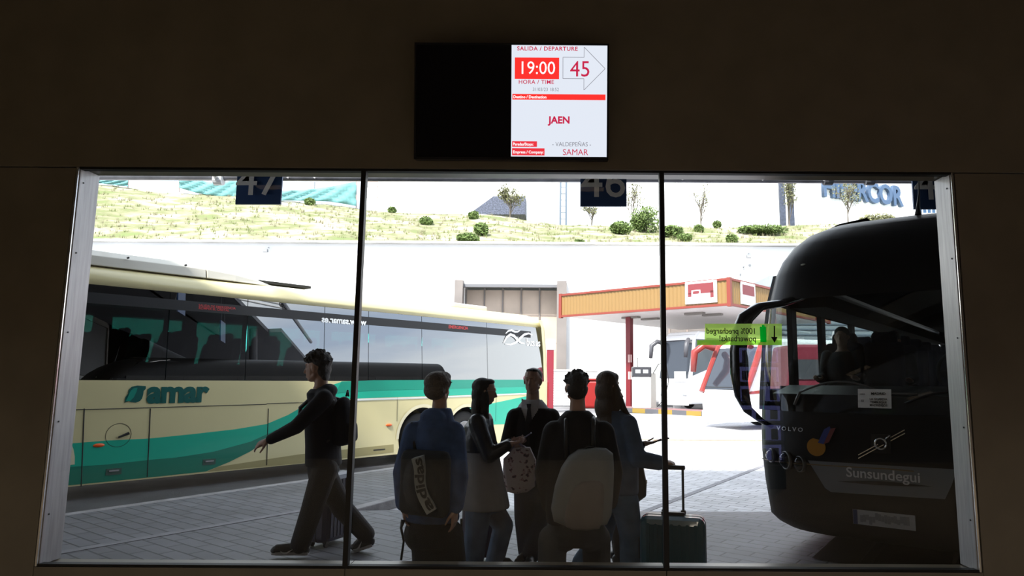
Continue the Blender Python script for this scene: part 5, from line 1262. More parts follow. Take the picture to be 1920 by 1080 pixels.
limb(mb, [hpL, knL, akL+Z*.0], [.13, .115, .11]); limb(mb, [hpR, knR, akR], [.13, .115, .11]); mb.build('trousers', cloth('black_baggy_trousers', (.016, .017, .018)), B, remesh=VX, sm=3)
for a, t in ((akL, toL), (akR, toR)): mb = MB(); shoe(mb, a, t); mb.build('shoe', m_shoe, B, remesh=.007, sm=2)
# his bag, low on the back
bb = empty('backpack', J(800, 960, D-.2), 0, 'dark drawstring backpack with white adidas band, slung low on the teenager', 'backpack')
bc = J(797, 900, D-.20); Rb = frame(f); mb = MB(); mb.rbox(bc-Z*.02, (.11, .42, .46), .06, 4, Rb); mb.ell(bc-Z*.02-f*.02, (.085, .17, .21), Rb)
mb.build('pack', cloth('pack_charcoal', (.022, .025, .028)), bb, remesh=.009, sm=3)
# curved white band with the word running down it
A0 = [(781, 858), (786, 880), (787, 905), (793, 930), (809, 960)]; WD = .068
def bz(t):
    k = t*(len(A0)-1); i = int(min(k, len(A0)-2)); u = k-i
    P0, P1, P2, P3 = A0[max(i-1, 0)], A0[i], A0[i+1], A0[min(i+2, len(A0)-1)]
    h = lambda a, b, c_, d_: .5*((2*b)+(-a+c_)*u+(2*a-5*b+4*c_-d_)*u*u+(-a+3*b-3*c_+d_)*u**3)
    return J(h(P0[0], P1[0], P2[0], P3[0]), h(P0[1], P1[1], P2[1], P3[1]), D-.345)
band = [bz(k/24) for k in range(25)]
def bfr(t):
    a, b = bz(max(t-.02, 0)), bz(min(t+.02, 1)); d = (b-a).normalized(); return bz(t), d, V((-d.z, 0, d.x))
mb = MB(); rr_ = []
for k in range(25): p, d, n_ = bfr(k/24); rr_.append([p-n_*WD*.55, p+n_*WD*.55, p+n_*WD*.55+Y*.12, p-n_*WD*.55+Y*.12])
mb.loft(rr_); mb.build('white_band', mat('band_white', (.30, .32, .31), .7), bb)
ob = text('lettering', 'adidas', .088, (0, 0, 0), X, Y, m_black, None, 'LEFT', .03, .001, 1.25)
LN = sum((band[i+1]-band[i]).length for i in range(24))
mxx = max(v.co.x for v in ob.data.vertices)
for v in ob.data.vertices:
    t = 1-(v.co.x/mxx*.92+.04); p, d, n_ = bfr(t); v.co = p + n_*(-(v.co.y-.03)*-1*-1) + V((0, -.004+v.co.z*.5, 0))
ob.data.transform(wmat(bb).inverted()); ob.parent = bb
MB().tube([J(756, 975, D-.1), J(752, 990, D-.12), J(757, 1015, D-.12), J(752, 1050, D-.12)], [.018, .010, .008, .009], 8).build('dangling_strap', m_black, bb, smooth=True)
MB().tube([bc+Z*.2+Rb@V((.03, .12, 0)), shL+Z*.07-f*.04, shL+f*.08-Z*.05, bc-Z*.12+Rb@V((.1, .2, 0))], .014, 8).build('shoulder_cord', m_black, bb, smooth=True)

# ---------- C: woman in glasses, profile to the right
D = 6.0; f = V((1, .12, 0)).normalized()
C = person('person', gnd(915, 1064), 'long-haired woman in glasses, black and cream jacket, holding a phone, facing right')
hc = J(910, 734, D); nk = J(903, 765, D); chest = J(898, 812, D); waist = J(900, 868, D); pel = J(905, 925, D)
shN, shF = J(895, 792, D-.17), J(903, 790, D+.17)
elN, wrN = J(918, 855, D-.22), J(955, 833, D-.20); elF, wrF = J(925, 850, D+.12), J(958, 830, D+.06)
hpN, hpF = J(898, 940, D-.09), J(912, 940, D+.09)
knN, akN, toN = J(893, 1000, D-.10), Jz(886, .09, D-.08), Jz(920, .03, D-.10)
knF, akF, toF = J(944, 985, D+.10), Jz(928, .09, D+.10), Jz(962, .03, D+.08)
mb = MB(); head(mb, hc, f, radians(8), .93); limb(mb, [nk+Z*.05, nk-Z*.06], [.047, .052])
eloft(mb, [(nk-Z*.03, .06, .06), (chest+Z*.08, .14, .08), (chest, .14, .10), (waist, .115, .09), (pel, .16, .11), (pel-Z*.08, .15, .10)], f)
for P in ((shN, elN, wrN), (shF, elF, wrF)): limb(mb, P, [.042, .035, .024])
for P in ((hpN, knN, akN), (hpF, knF, akF)): limb(mb, P, [.085, .055, .038])
hand(mb, wrN, V((1, 0, .15)), V((0, .3, 1)), 1.0, -1, .92); hand(mb, wrF, V((1, 0, .25)), V((.1, -.9, .4)), .8, 1, .92)
skinmesh(C, mb)
mb = MB(); R = frame(f); hairball(mb, hc, f, [(-.03, 0, .045, .095, .088, .080), (.03, 0, .085, .055, .065, .030), (-.065, 0, -.03, .06, .085, .10), (-.07, 0, -.14, .055, .10, .13), (-.065, 0, -.28, .06, .11, .14), (-.045, -.03, -.40, .05, .09, .10), (-.005, -.075, -.10, .045, .022, .13), (-.0, -.085, -.24, .04, .03, .13), (.0, .08, -.2, .04, .03, .18)], .95)
mb.build('hair', m_hair, C, remesh=.008, sm=3)
mb = MB(); gc = hc + R@V((.088, 0, .008))
for s_ in (-1, 1):
    q = gc + R@V((-.006, s_*.032, 0)); mb.tube([q+R@V((0, cos(t)*.024, sin(t)*.019)) for t in [2*pi*k/16 for k in range(17)]], .0022, 6); mb.tube([q+R@V((0, s_*.024, 0)), hc+R@V((.03, s_*.076, .01)), hc+R@V((-.01, s_*.082, .0))], .002, 6)
mb.tube([gc+R@V((0, -.010, 0)), gc+R@V((.004, 0, .004)), gc+R@V((0, .010, 0))], .002, 6)
mb.build('glasses', mat('wire_frame', (.5, .45, .4), .3, .8), C)
mb = MB(); eloft(mb, [(nk-Z*.04, .075, .075), (nk-Z*.09, .13, .10), (chest+Z*.06, .18, .125), (chest-Z*.05, .185, .15), (J(900, 846, D), .185, .155)], f)
limb(mb, [shN, elN, wrN+(elN-wrN)*.12], [.075, .062, .045]); limb(mb, [shF, elF, wrF+(elF-wrF)*.12], [.075, .062, .045])
for q_ in (shN, shF): limb(mb, [nk-Z*.08, q_], [.055, .07])
mb.build('black_leather_top', mat('black_leather', (.013, .013, .014), .35, bump=.5, bscale=12), C, remesh=VX, sm=3)
mb = MB(); eloft(mb, [(J(901, 838, D), .17, .145), (J(903, 870, D), .19, .165), (J(906, 920, D), .215, .20), (J(908, 950, D), .22, .215), (J(908, 953, D), .20, .20)], f)
mb.build('cream_hem', cloth('cream_cloth', (.26, .245, .235), .06), C, remesh=VX, sm=2)
mb = MB(); eloft(mb, [(pel+Z*.02, .16, .12), (pel-Z*.08, .17, .135), (pel-Z*.15, .15, .13)], f)
limb(mb, [hpN, knN, akN], [.115, .095, .085]); limb(mb, [hpF, knF, akF], [.115, .085, .08]); mb.build('jeans', cloth('blue_jeans', (.10, .14, .20), .2), C, remesh=VX, sm=3)
for a, t in ((akN, toN), (akF, toF)): mb = MB(); shoe(mb, a, t); s_ = mb.build('shoe', m_shoe, C, remesh=.006, sm=2); mb = MB(); sole(mb, a, t); mb.build('sole', m_sole, s_)
ph = wrF + V((.115, -.05, .045)); o = empty('phone', ph, 0, 'phone in the hands of the woman in glasses', 'phone')
Rp = Matrix.Rotation(radians(-35), 3, 'Y'); MB().rbox(ph, (.15, .075, .009), .01, 3, Rp).build('case', mat('phone_lilac', (.16, .14, .25), .4), o)
MB().box(ph+Rp@V((0, 0, .0055)), (.138, .066, .001), R=Rp).build('screen', mat('phone_screen', (.10, .12, .25), .1), o)
# tote bag with a leafy print
tb = empty('tote_bag', J(975, 922, D-.2), 0, 'pale tote bag with a leafy print hanging from the hand of the woman in glasses', 'bag')
P = lambda x, y, dd=0: J(x, y, D-.2+dd)
cont = [(958, 846), (962, 840), (985, 838), (994, 838), (1005, 862), (1005, 885), (1003, 912), (990, 922), (968, 926), (950, 921), (945, 900), (943, 878), (944, 860)]
def printmat():
    m = bpy.data.materials.new('leafy_print'); m.use_nodes = True; nt = m.node_tree; b = nt.nodes['Principled BSDF']; b.inputs['Roughness'].default_value = .8
    tcx = N(nt, 'ShaderNodeTexCoord'); v = N(nt, 'ShaderNodeTexVoronoi'); v.inputs['Scale'].default_value = 24; n = N(nt, 'ShaderNodeTexNoise'); n.inputs['Scale'].default_value = 30
    md = N(nt, 'ShaderNodeMix', data_type='VECTOR'); md.inputs[0].default_value = .06; nt.links.new(tcx.outputs['Object'], n.inputs['Vector']); nt.links.new(tcx.outputs['Object'], md.inputs[4]); nt.links.new(n.outputs['Color'], md.inputs[5]); nt.links.new(md.outputs[1], v.inputs['Vector'])
    r = N(nt, 'ShaderNodeValToRGB'); e = r.color_ramp.elements; e[0].position = .22; e[0].color = (.07, .05, .06, 1); e[1].position = .40; e[1].color = (.42, .36, .36, 1); q = e.new(.30); q.color = (.28, .15, .16, 1)
    nt.links.new(v.outputs['Distance'], r.inputs[0]); nt.links.new(r.outputs[0], b.inputs['Base Color']); return m
mb = MB(); cc = P(974, 882); mb.loft([[cc + (P(x, y)-cc)*k + Y*dd for x, y in cont] for k, dd in ((.8, -.07), (.97, -.05), (1, 0), (.97, .05), (.8, .07))])
mb.build('bag_body', printmat(), tb, smooth=True)
MB().tube([P(956, 852), P(962, 838), P(968, 828, 0), P(978, 835), P(990, 842)], .009, 8).build('handles', mat('handle_lilac', (.25, .22, .30), .6), tb, smooth=True)
hb = empty('handbag', J(858, 925, D+.1), 0, 'dark handbag at the hip behind the woman in glasses', 'bag')
MB().rbox(J(862, 900, D+.05), (.12, .26, .24), .05, 4).build('bag_body', mat('bag_dark', (.02, .018, .02), .5), hb, bevel=.01)
MB().tube([J(862, 880, D+.05), J(880, 820, D-.02), J(897, 782, D)], .010, 8).build('strap', m_black, hb, smooth=True)
sc = gnd(908, 1056); suitcase(V((sc.x-.02, 6.45, 0)), radians(12), (.38, .24, .50), mat('purple_shell', (.035, .025, .06), .4), 'dark purple cabin suitcase standing between the teenager and the woman in glasses', 0, 0)

# ---------- D: man in tie facing us
D = 6.39; f = V((-.25, -1, 0)).normalized()
Dp = person('person', gnd(988, 1052), 'man in white collar, dark tie and black v-neck jumper facing the window')
hc = J(999, 714, D-.02); nk = J(999, 745, D); chest = J(1000, 800, D); waist = J(1000, 860, D); pel = J(1002, 905, D)
shA, shB = J(966, 782, D), J(1034, 782, D)
elA, wrA = J(951, 832, D-.02), J(972, 842, D-.22); elB, wrB = J(1046, 836, D+.02), J(1042, 890, D-.05)
hpA, hpB = J(985, 915, D), J(1018, 915, D)
knA, akA, toA = J(982, 968, D-.05), Jz(988, .09, D-.08), Jz(970, .03, D-.24)
knB, akB, toB = J(1012, 972, D-.05), Jz(996, .09, D-.16), Jz(990, .03, D-.34)
mb = MB(); head(mb, hc, f, radians(2), .98); limb(mb, [nk+Z*.05, nk-Z*.07], [.058, .063])
eloft(mb, [(nk-Z*.04, .07, .07), (chest+Z*.10, .17, .09), (chest, .17, .11), (waist, .15, .11), (pel, .16, .11), (pel-Z*.08, .15, .10)], f)
for Q in ((shA, elA, wrA), (shB, elB, wrB)): limb(mb, Q, [.05, .042, .028])
for Q in ((hpA, knA, akA), (hpB, knB, akB)): limb(mb, Q, [.085, .058, .042])
hand(mb, wrA, V((-.15, -.8, .45)), V((0, .4, 1)), .8, 1); hand(mb, wrB, V((0, -.1, -1)), V((-1, 0, 0)), .6, 1)
skinmesh(Dp, mb)
mb = MB(); hairball(mb, hc, f, [(-.03, 0, .050, .092, .084, .070), (-.05, 0, .0, .055, .080, .07), (.02, 0, .095, .05, .06, .02)], .98); mb.build('hair', m_hair, Dp, remesh=.007, sm=2)
mb = MB(); eloft(mb, [(nk-Z*.02, .085, .075), (nk-Z*.07, .13, .09), (chest+Z*.11, .185, .105), (chest, .165, .105)], f); mb.build('shirt', cloth('white_shirt', (.55, .55, .58)), Dp, remesh=.008, sm=2)
R = frame(f); mb = MB(); tp = nk-Z*.055+f*.088
for s_ in (-1, 1): mb.add([tp+R@V((.012, 0, .012)), tp+R@V((-.015, s_*.085, .045)), tp+R@V((.0, s_*.075, -.035)), tp+R@V((.028, s_*.022, -.05))], [(0, 1, 2, 3)]).add([tp+R@V((.006, 0, .012)), tp+R@V((-.021, s_*.085, .045)), tp+R@V((-.006, s_*.075, -.035)), tp+R@V((.022, s_*.022, -.05))], [(0, 1, 2, 3)])
mb.build('collar', MATS['white_shirt'], Dp)
mb = MB(); mb.prism([(-.020, 0), (.020, 0), (.014, -.035), (-.014, -.035)], tp+f*.022, R@V((0, 1, 0)), Z, f*.02); mb.prism([(-.013, -.03), (.013, -.03), (.036, -.22), (0, -.25), (-.036, -.22)], tp+f*.018, R@V((0, 1, 0)), Z, f*.012); mb.build('tie', mat('dark_tie', (.015, .015, .022), .6), Dp, bevel=.003)
# v-neck jumper: shell with a v cut at the front
mb = MB(); eloft(mb, [(nk-Z*.075, .12, .088), (nk-Z*.11, .17, .10), (chest+Z*.08, .20, .125), (chest, .20, .135), (waist, .19, .14), (pel, .195, .15), (pel-Z*.03, .19, .145)], f)
limb(mb, [shA, elA, wrA+(elA-wrA)*.14], [.080, .066, .048]); limb(mb, [shB, elB, wrB+(elB-wrB)*.14], [.080, .066, .048])
for q_ in (shA, shB): limb(mb, [nk.lerp(q_, .35)-Z*.06, q_-Z*.0], [.05, .074])
jm = mb.build('jumper', cloth('black_jumper', (.014, .014, .016)), Dp, remesh=VX, sm=3)
bm = bmesh.new(); bm.from_mesh(jm.data); MW = wmat(jm); kill = []
for fc in bm.faces:
    p = MW @ fc.calc_center_median(); r_ = p-tp; lat = abs(r_.dot(R@V((0, 1, 0)))); fw_ = r_.dot(f)
    if fw_ > -.09 and r_.z > -.20 and lat < (.20+r_.z)*.52: kill.append(fc)
bmesh.ops.delete(bm, geom=kill, context='FACES'); bm.to_mesh(jm.data); bm.free()
mb = MB(); eloft(mb, [(pel+Z*.04, .165, .125), (pel-Z*.07, .175, .13), (pel-Z*.13, .155, .12)], f)
limb(mb, [hpA, knA, akA+Z*.02], [.105, .085, .078]); limb(mb, [hpB, knB, akB+Z*.02], [.105, .085, .078]); mb.build('trousers', cloth('navy_trousers', (.022, .026, .042)), Dp, remesh=VX, sm=3)
for a, t in ((akA, toA), (akB, toB)): mb = MB(); shoe(mb, a, t); s_ = mb.build('shoe', m_shoe, Dp, remesh=.006, sm=2); mb = MB(); sole(mb, a, t); mb.build('sole', m_sole, s_)

# ---------- E: man with his back to us, pale backpack
D = 5.2; f = V((-.1, 1, 0)).normalized()
Ep = person('person', Jz(1080, 0, D), 'man in a black jacket and grey trousers with his back to the window')
hc = J(1081, 728, D); nk = J(1083, 762, D+.01); chest = J(1083, 845, D); waist = J(1083, 915, D); pel = J(1082, 980, D)
shL, shR = J(1040, 812, D), J(1130, 812, D)
elL, wrL = J(1022, 885, D+.02), J(1030, 950, D+.05); elR, wrR = J(1148, 885, D+.02), J(1143, 945, D+.08)
hpL, hpR = J(1058, 1000, D), J(1106, 1000, D)
knL, knR = Jz(1036, .46, D), Jz(1118, .46, D+.05); akL, akR = Jz(1034, .09, D), Jz(1120, .09, D+.1); toL = akL+f*.17-Z*.06; toR = akR+f*.17-Z*.06
mb = MB(); head(mb, hc, V((.25, 1, 0)), 0, .97); limb(mb, [nk+Z*.05, nk-Z*.06], [.055, .062])
eloft(mb, [(nk-Z*.03, .06, .06), (chest+Z*.10, .17, .09), (chest, .17, .10), (waist, .15, .10), (pel, .16, .11), (pel-Z*.08, .15, .10)], f)
for Q in ((shL, elL, wrL), (shR, elR, wrR)): limb(mb, Q, [.048, .04, .028])
for Q in ((hpL, knL, akL), (hpR, knR, akR)): limb(mb, Q, [.085, .058, .042])
hand(mb, wrL, V((.1, 0, -1)), V((1, 0, 0)), .7, 1); hand(mb, wrR, V((-.1, 0, -1)), V((-1, 0, 0)), .7, -1)
skinmesh(Ep, mb)
mb = MB(); hairball(mb, hc, f, [(-.02, 0, .050, .102, .088, .080), (-.055, 0, -.01, .055, .082, .075), (.02, 0, .095, .07, .075, .035)], .97); tufts(mb, hc+Z*.01, f, 90, 9, .97, .022)
mb.build('hair', m_hair, Ep, remesh=.0075, sm=1)
mb = MB(); eloft(mb, [(nk-Z*.03, .085, .085), (nk-Z*.07, .13, .11), (shL.lerp(shR, .5)+Z*.03, .185, .13), (chest+Z*.02, .235, .155), (waist, .235, .165), (pel+Z*.03, .225, .165), (pel, .22, .16)], f)
limb(mb, [shL, elL, wrL+(elL-wrL)*.08], [.092, .08, .06]); limb(mb, [shR, elR, wrR+(elR-wrR)*.08], [.092, .08, .06]); mb.build('jacket', cloth('black_padded_jacket', (.013, .013, .015)), Ep, remesh=VX, sm=4)
mb = MB(); eloft(mb, [(pel+Z*.05, .18, .14), (pel-Z*.08, .20, .15), (pel-Z*.15, .18, .14)], f)
limb(mb, [hpL, knL, akL], [.125, .105, .10]); limb(mb, [hpR, knR, akR], [.125, .105, .10]); mb.build('trousers', cloth('grey_trousers', (.085, .085, .082), .08), Ep, remesh=VX, sm=3)
for a, t in ((akL, toL), (akR, toR)): mb = MB(); shoe(mb, a, t); mb.build('shoe', m_shoe, Ep, remesh=.007, sm=2)
pk = empty('backpack', J(1095, 985, D-.25), 0, 'pale grey backpack worn by the man in the black jacket', 'backpack')
Q = lambda x, y, dd=0: J(x, y, D-.28+dd)
cont = [(1118, 841), (1138, 843), (1150, 852), (1152, 880), (1150, 930), (1147, 965), (1138, 984), (1100, 989), (1058, 986), (1038, 978), (1033, 955), (1040, 915), (1052, 880), (1066, 858), (1085, 845)]
mb = MB(); cc = Q(1098, 915); mb.loft([[cc + (Q(x, y)-cc)*k + Y*dd for x, y in cont] for k, dd in ((.72, -.06), (.90, -.045), (.985, -.015), (1, .03), (1, .12), (.9, .15))])
pkb = mb.build('pack', cloth('pale_grey_cloth', (.20, .205, .20), .05), pk, smooth=True)
mb = MB(); mb.loft([[Q(1098, 945) + (Q(x, y)-cc)*V((.62, 1, .42)).x*1.0*k + Y*(dd-.055) for x, y in cont] for k, dd in ((.9, -.03), (1, -.01), (1, .02))]); mb.build('front_pocket', cloth('pocket_beige', (.19, .17, .155), .05), pk, smooth=True)
MB().tube([Q(1092, 846, .08), Q(1100, 838, .08), Q(1110, 838, .08), Q(1118, 844, .08)], .010, 8).build('grab_loop', m_black, pk, smooth=True)
mb = MB()
for x in (1062, 1112): mb.tube([Q(x, 860, .12), J(x, 790, D-.13), J(x, 782, D), J(x, 812, D+.16), J(x, 900, D+.18)], .018, 8)
mb.build('shoulder_straps', m_black, pk, smooth=True)

# ---------- F: long haired woman in denim, hand on the teal suitcase
D = 5.9; f = V((.75, .66, 0)).normalized()
Fp = person('person', Jz(1165, 0, D), 'long-haired woman in pale blue denim jacket, one hand on the teal suitcase handle')
hc = J(1142, 724, D); nk = J(1148, 760, D); chest = J(1158, 815, D); waist = J(1162, 872, D); pel = J(1160, 925, D)
shL, shR = J(1128, 795, D+.08), J(1178, 795, D-.10)
elR, wrR = J(1196, 860, D-.16), J(1238, 868, D-.18); elL, wrL = J(1125, 860, D+.15), J(1140, 900, D+.25)
hpL, hpR = J(1140, 940, D+.06), J(1172, 940, D-.06)
knR, akR = J(1183, 1005, D-.06), Jz(1184, .09, D-.04); knL, akL = J(1128, 1005, D+.08), Jz(1092, .09, D+.12); toR = akR+f*.16-Z*.06; toL = akL+f*.16-Z*.06
mb = MB(); head(mb, hc, V((.9, .5, 0)), radians(4), .93); limb(mb, [nk+Z*.05, nk-Z*.06], [.048, .052])
eloft(mb, [(nk-Z*.03, .06, .06), (chest+Z*.08, .14, .08), (chest, .14, .10), (waist, .12, .09), (pel, .16, .11), (pel-Z*.08, .15, .10)], f)
for Q_ in ((shL, elL, wrL), (shR, elR, wrR)): limb(mb, Q_, [.042, .036, .025])
for Q_ in ((hpL, knL, akL), (hpR, knR, akR)): limb(mb, Q_, [.085, .055, .038])
hand(mb, wrR, V((1, 0, .04)), V((.0, .25, -1)), 1.15, 1, .95); hand(mb, wrL, V((.4, .4, -.4)), V((0, 0, 1)), .8, -1, .92)
skinmesh(Fp, mb)
mb = MB(); fh_ = V((.9, .5, 0)); hairball(mb, hc, fh_, [(-.02, 0, .050, .100, .094, .085), (.03, 0, .075, .055, .075, .045), (-.055, 0, -.04, .07, .098, .11), (-.05, .01, -.17, .065, .11, .13), (-.04, 0, -.29, .055, .11, .12), (-.02, 0, -.38, .045, .09, .07), (.02, -.08, -.10, .045, .03, .13), (.02, .085, -.10, .045, .03, .13)], .98)
mb.tube([J(1160, 745, D-.03), J(1168, 765, D-.04), J(1178, 778, D-.05), J(1192, 785, D-.05)], [.035, .03, .018, .004], 8)
mb.build('hair', m_hairb, Fp, remesh=.008, sm=3)
mb = MB(); eloft(mb, [(nk-Z*.04, .08, .08), (nk-Z*.09, .13, .10), (chest+Z*.06, .175, .12), (chest, .18, .135), (waist, .175, .13), (pel+Z*.03, .185, .14), (pel, .18, .135)], f)
limb(mb, [shL, elL, wrL+(elL-wrL)*.10], [.075, .066, .052]); limb(mb, [shR, elR, wrR+(elR-wrR)*.08], [.078, .07, .062])
for q_ in (shL, shR): limb(mb, [nk-Z*.08, q_], [.055, .07])
mb.build('denim_jacket', cloth('pale_denim', (.12, .16, .23), .15), Fp, remesh=VX, sm=4)
mb = MB(); eloft(mb, [(pel+Z*.04, .16, .12), (pel-Z*.06, .175, .135), (pel-Z*.14, .15, .13)], f)
limb(mb, [hpL, knL, akL], [.115, .09, .09]); limb(mb, [hpR, knR, akR], [.115, .095, .095]); mb.build('jeans', cloth('light_blue_jeans', (.09, .16, .24), .2), Fp, remesh=VX, sm=3)
for a, t in ((akL, toL), (akR, toR)): mb = MB(); shoe(mb, a, t); mb.build('shoe', m_shoe, Fp, remesh=.007, sm=2)
# teal case: grip centre at pixel 1256,874
gp = J(1256, 875, D-.18); scs = suitcase(V((gp.x, gp.y-.12, 0)), radians(-14), (.50, .26, .52), mat('teal_shell', (.012, .085, .11), .30, coat=.3), 'teal hard-shell suitcase with raised handle right of the denim jacket', 0, gp.z-.56)
# ---------- G: person mostly hidden behind the denim jacket
D = 6.35; f = V((1, .05, 0)).normalized()
G = person('person', Jz(1160, 0, D), 'person in black almost hidden behind the denim-jacketed woman, forearm held out with a phone')
hc = J(1147, 738, D); nk = J(1143, 765, D); chest = J(1166, 815, D); waist = J(1163, 868, D); pel = J(1160, 915, D)
shN, shF = J(1160, 795, D-.15), J(1166, 795, D+.17); elN, wrN = J(1178, 850, D-.17), J(1207, 832, D-.05); elF, wrF = J(1168, 850, D+.2), J(1175, 890, D+.2)
hpN, hpF = J(1158, 930, D-.08), J(1158, 930, D+.08); akN, akF = Jz(1166, .09, D-.06), Jz(1162, .09, D+.08); knN, knF = hpN.lerp(akN, .5), hpF.lerp(akF, .5)
mb = MB(); head(mb, hc, f, 0, .93); limb(mb, [nk+Z*.05, nk-Z*.06], [.05, .055])
eloft(mb, [(nk-Z*.03, .06, .06), (chest+Z*.08, .15, .08), (chest, .15, .10), (waist, .13, .09), (pel, .15, .10), (pel-Z*.08, .14, .10)], f)
for Q_ in ((shN, elN, wrN), (shF, elF, wrF)): limb(mb, Q_, [.042, .036, .025])
for Q_ in ((hpN, knN, akN), (hpF, knF, akF)): limb(mb, Q_, [.08, .055, .038])
hand(mb, wrN, V((1, -.1, .15)), V((0, 0, 1)), .35, -1, .95); hand(mb, wrF, V((0, 0, -1)), V((0, -1, 0)), .7, 1)
skinmesh(G, mb, vx=.008)
mb = MB(); hairball(mb, hc, f, [(-.02, 0, .048, .098, .085, .080), (-.05, 0, -.01, .055, .08, .08)], .95); mb.build('hair', m_hair, G, remesh=.009, sm=2)
mb = MB(); eloft(mb, [(nk-Z*.04, .08, .08), (nk-Z*.09, .13, .10), (chest+Z*.06, .17, .12), (chest, .18, .155), (J(1177, 850, D), .18, .15), (pel, .175, .14)], f)
limb(mb, [shN, elN, wrN+(elN-wrN)*.2], [.07, .06, .042]); limb(mb, [shF, elF, wrF+(elF-wrF)*.1], [.07, .06, .045]); mb.build('coat', cloth('black_coat', (.014, .014, .016)), G, remesh=VX, sm=3)
mb = MB()
for Q_ in ((hpN, knN, akN), (hpF, knF, akF)): limb(mb, Q_, [.11, .08, .065])
mb.build('trousers', cloth('black_trousers', (.016, .017, .022)), G, remesh=.011, sm=3)
for a in (akN, akF): mb = MB(); shoe(mb, a, a+f*.16-Z*.06); mb.build('shoe', m_shoe, G, remesh=.008, sm=2)
p = wrN+V((.15, -.01, .035)); o = empty('phone', p, 0, 'phone on the outstretched palm behind the denim-jacketed woman', 'phone'); Rp = Matrix.Rotation(radians(-14), 3, 'Y')
MB().rbox(p, (.15, .075, .010), .01, 3, Rp).build('case', m_black, o); MB().box(p+Rp@V((0, 0, .006)), (.138, .066, .001), R=Rp).build('screen', MATS['phone_screen'], o)
o = empty('handbag', J(1198, 938, D-.2), 0, 'dark shoulder bag between the denim jacket and the teal suitcase', 'bag')
Q_ = lambda x, y, dd=0: J(x, y, D-.25+dd)
cont = [(1180, 868), (1205, 870), (1212, 905), (1211, 930), (1195, 942), (1178, 940)]
cc = Q_(1195, 905); mb = MB(); mb.loft([[cc + (Q_(x, y)-cc)*k + Y*dd for x, y in cont] for k, dd in ((.85, -.06), (1, -.03), (1, .05), (.85, .08))]); mb.build('bag_body', mat('bag_brown', (.022, .016, .014), .45), o, bevel=.012)
MB().tube([Q_(1184, 872), J(1180, 830, D-.24), J(1160, 788, D-.20), J(1150, 775, D)], .009, 8).build('strap', m_black, o, smooth=True)
MB().rbox(Q_(1208, 903, -.03), (.05, .02, .03), .006, 2).build('clasp', MATS['chrome'], o)

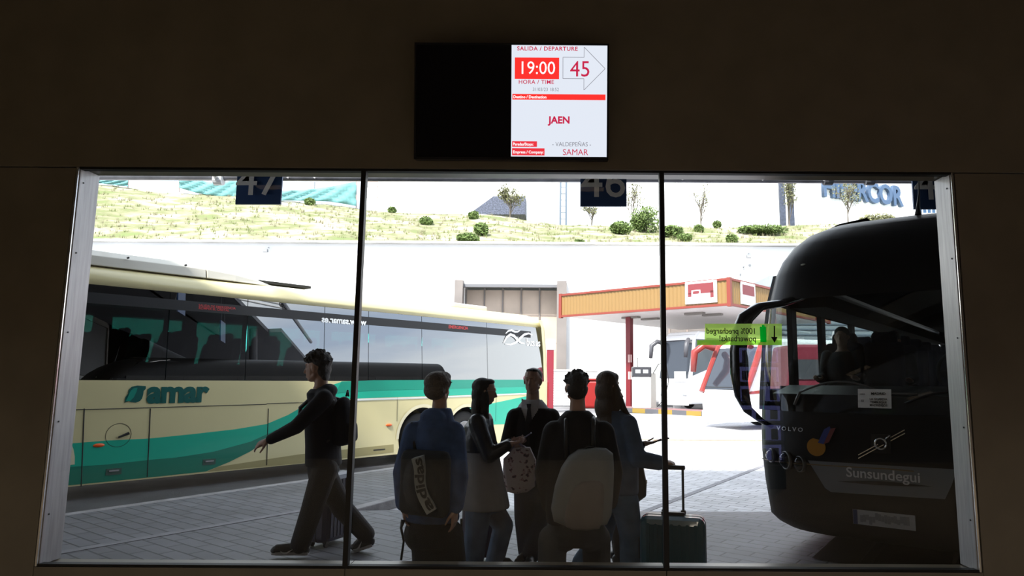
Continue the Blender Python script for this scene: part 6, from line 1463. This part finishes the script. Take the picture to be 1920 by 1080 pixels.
# ---------- passengers in the dark coach
def passenger(x, y, zs, label, standing=False, face=1, col=(.012, .012, .014), hh=1.0):
    """x, y, z in the coach's frame; facing its nose"""
    f = (rf*face); w_ = lambda a, b, c_: DM @ V((a, b, c_)); o = empty('person', w_(x, y, 1.0), 0, label, 'person', 'passengers in the dark coach')
    base = zs; hc = w_(x, y, base+.72 if not standing else base+1.56); nk = hc-Z*.13; ch = nk-Z*.24; pl = nk-Z*.56; l = Z.cross(f).normalized()
    mb = MB(); head(mb, hc, f, 0, 1.0); limb(mb, [nk+Z*.05, nk-Z*.07], [.055, .06]); eloft(mb, [(nk-Z*.03, .07, .06), (ch+Z*.1, .17, .09), (ch, .17, .11), (pl, .16, .11)], f)
    arms = []; legs = []
    for s in (-1, 1):
        sh = nk-Z*.10+l*s*.18; el = sh-Z*.26+l*s*.04+f*.05; wr = el+f*.20-Z*.02 if not standing else el+f*.05-Z*.24
        arms.append((sh, el, wr)); limb(mb, (sh, el, wr), [.045, .04, .027]); hand(mb, wr, (f if not standing else -Z), Z if not standing else f, .7, s)
        hp = pl+l*s*.09; kn = hp+f*.42 if not standing else hp-Z*.42; ak = kn-Z*.40; legs.append((hp, kn, ak)); limb(mb, (hp, kn, ak), [.08, .055, .04])
    mb.build('body', m_skin, o, remesh=.01, sm=2)
    mb = MB(); eloft(mb, [(nk-Z*.05, .09, .08), (nk-Z*.1, .16, .10), (ch+Z*.08, .195, .125), (ch, .20, .14), (pl, .19, .15)], f)
    for a in arms: limb(mb, a, [.075, .062, .045])
    mb.build('top', mat('passenger_top_%d' % int(col[0]*1000), col, .85), o, remesh=.012, sm=2)
    mb = MB()
    for a in legs: limb(mb, a, [.105, .08, .065])
    mb.build('trousers', MATS['black_trousers'], o, remesh=.014, sm=2)
    mb = MB(); hairball(mb, hc, f, [(-.02, 0, .048, .10, .088, .082), (-.05, 0, -.01, .055, .084, .08)]); mb.build('hair', m_hair, o, remesh=.01, sm=1)
passenger(-2.32, -.92, 1.52, 'passenger in the front coach seat beside the orange sign')
passenger(-3.15, -.50, 1.50, 'passenger low in the second row, only hair showing beside the front passenger')
passenger(-2.0, .60, 1.14, 'passenger standing in the coach aisle near the ceiling lights', True)

# ================================================================== LIT VENDING MACHINE in the hall, facing the window (its light shows in the glass)
vm = empty('vending_machine', (2.95, -1.2, 0), 0, 'lit accessory vending machine in the hall, mirrored faintly in the window glass', 'vending machine')
MB().box((2.95, -1.45, 1.15), (.74, .5, 2.3)).build('cabinet', m_black, vm, bevel=.01)
m_led = emis('lavender_backlight', (.34, .36, .95), 1.7)
rnd = random.Random(21)
for k in range(6):
    z0 = .42 + k*.29
    MB().box((2.95, -1.195, z0+.12), (.62, .01, .225)).build('backlit_panel', m_led, vm)
    MB().box((2.95, -1.15, z0-.01), (.64, .10, .012)).build('shelf', m_alu, vm)
    for j in range(3):
        MB().rbox((2.75+j*.2, -1.14, z0+.10), (.10+rnd.random()*.05, .03, .14+rnd.random()*.05), .01, 2).build('packet', mat('packet_%d' % (j % 2), (.05, .05, .08) if j % 2 else (.2, .2, .3), .5), vm)
MB().add([(2.62, -1.07, .36), (3.28, -1.07, .36), (3.28, -1.07, 2.2), (2.62, -1.07, 2.2)], [(0, 1, 2, 3)]).build('front_glass', glass('clear_front', (.95, .95, .95), .5), vm)
mb = MB(); mb.box((2.62, -1.13, 1.28), (.03, .14, 1.9)).box((3.28, -1.13, 1.28), (.03, .14, 1.9)).box((2.95, -1.13, 2.22), (.68, .14, .04)).box((2.95, -1.13, .34), (.68, .14, .04))
mb.build('door_frame', m_black, vm)
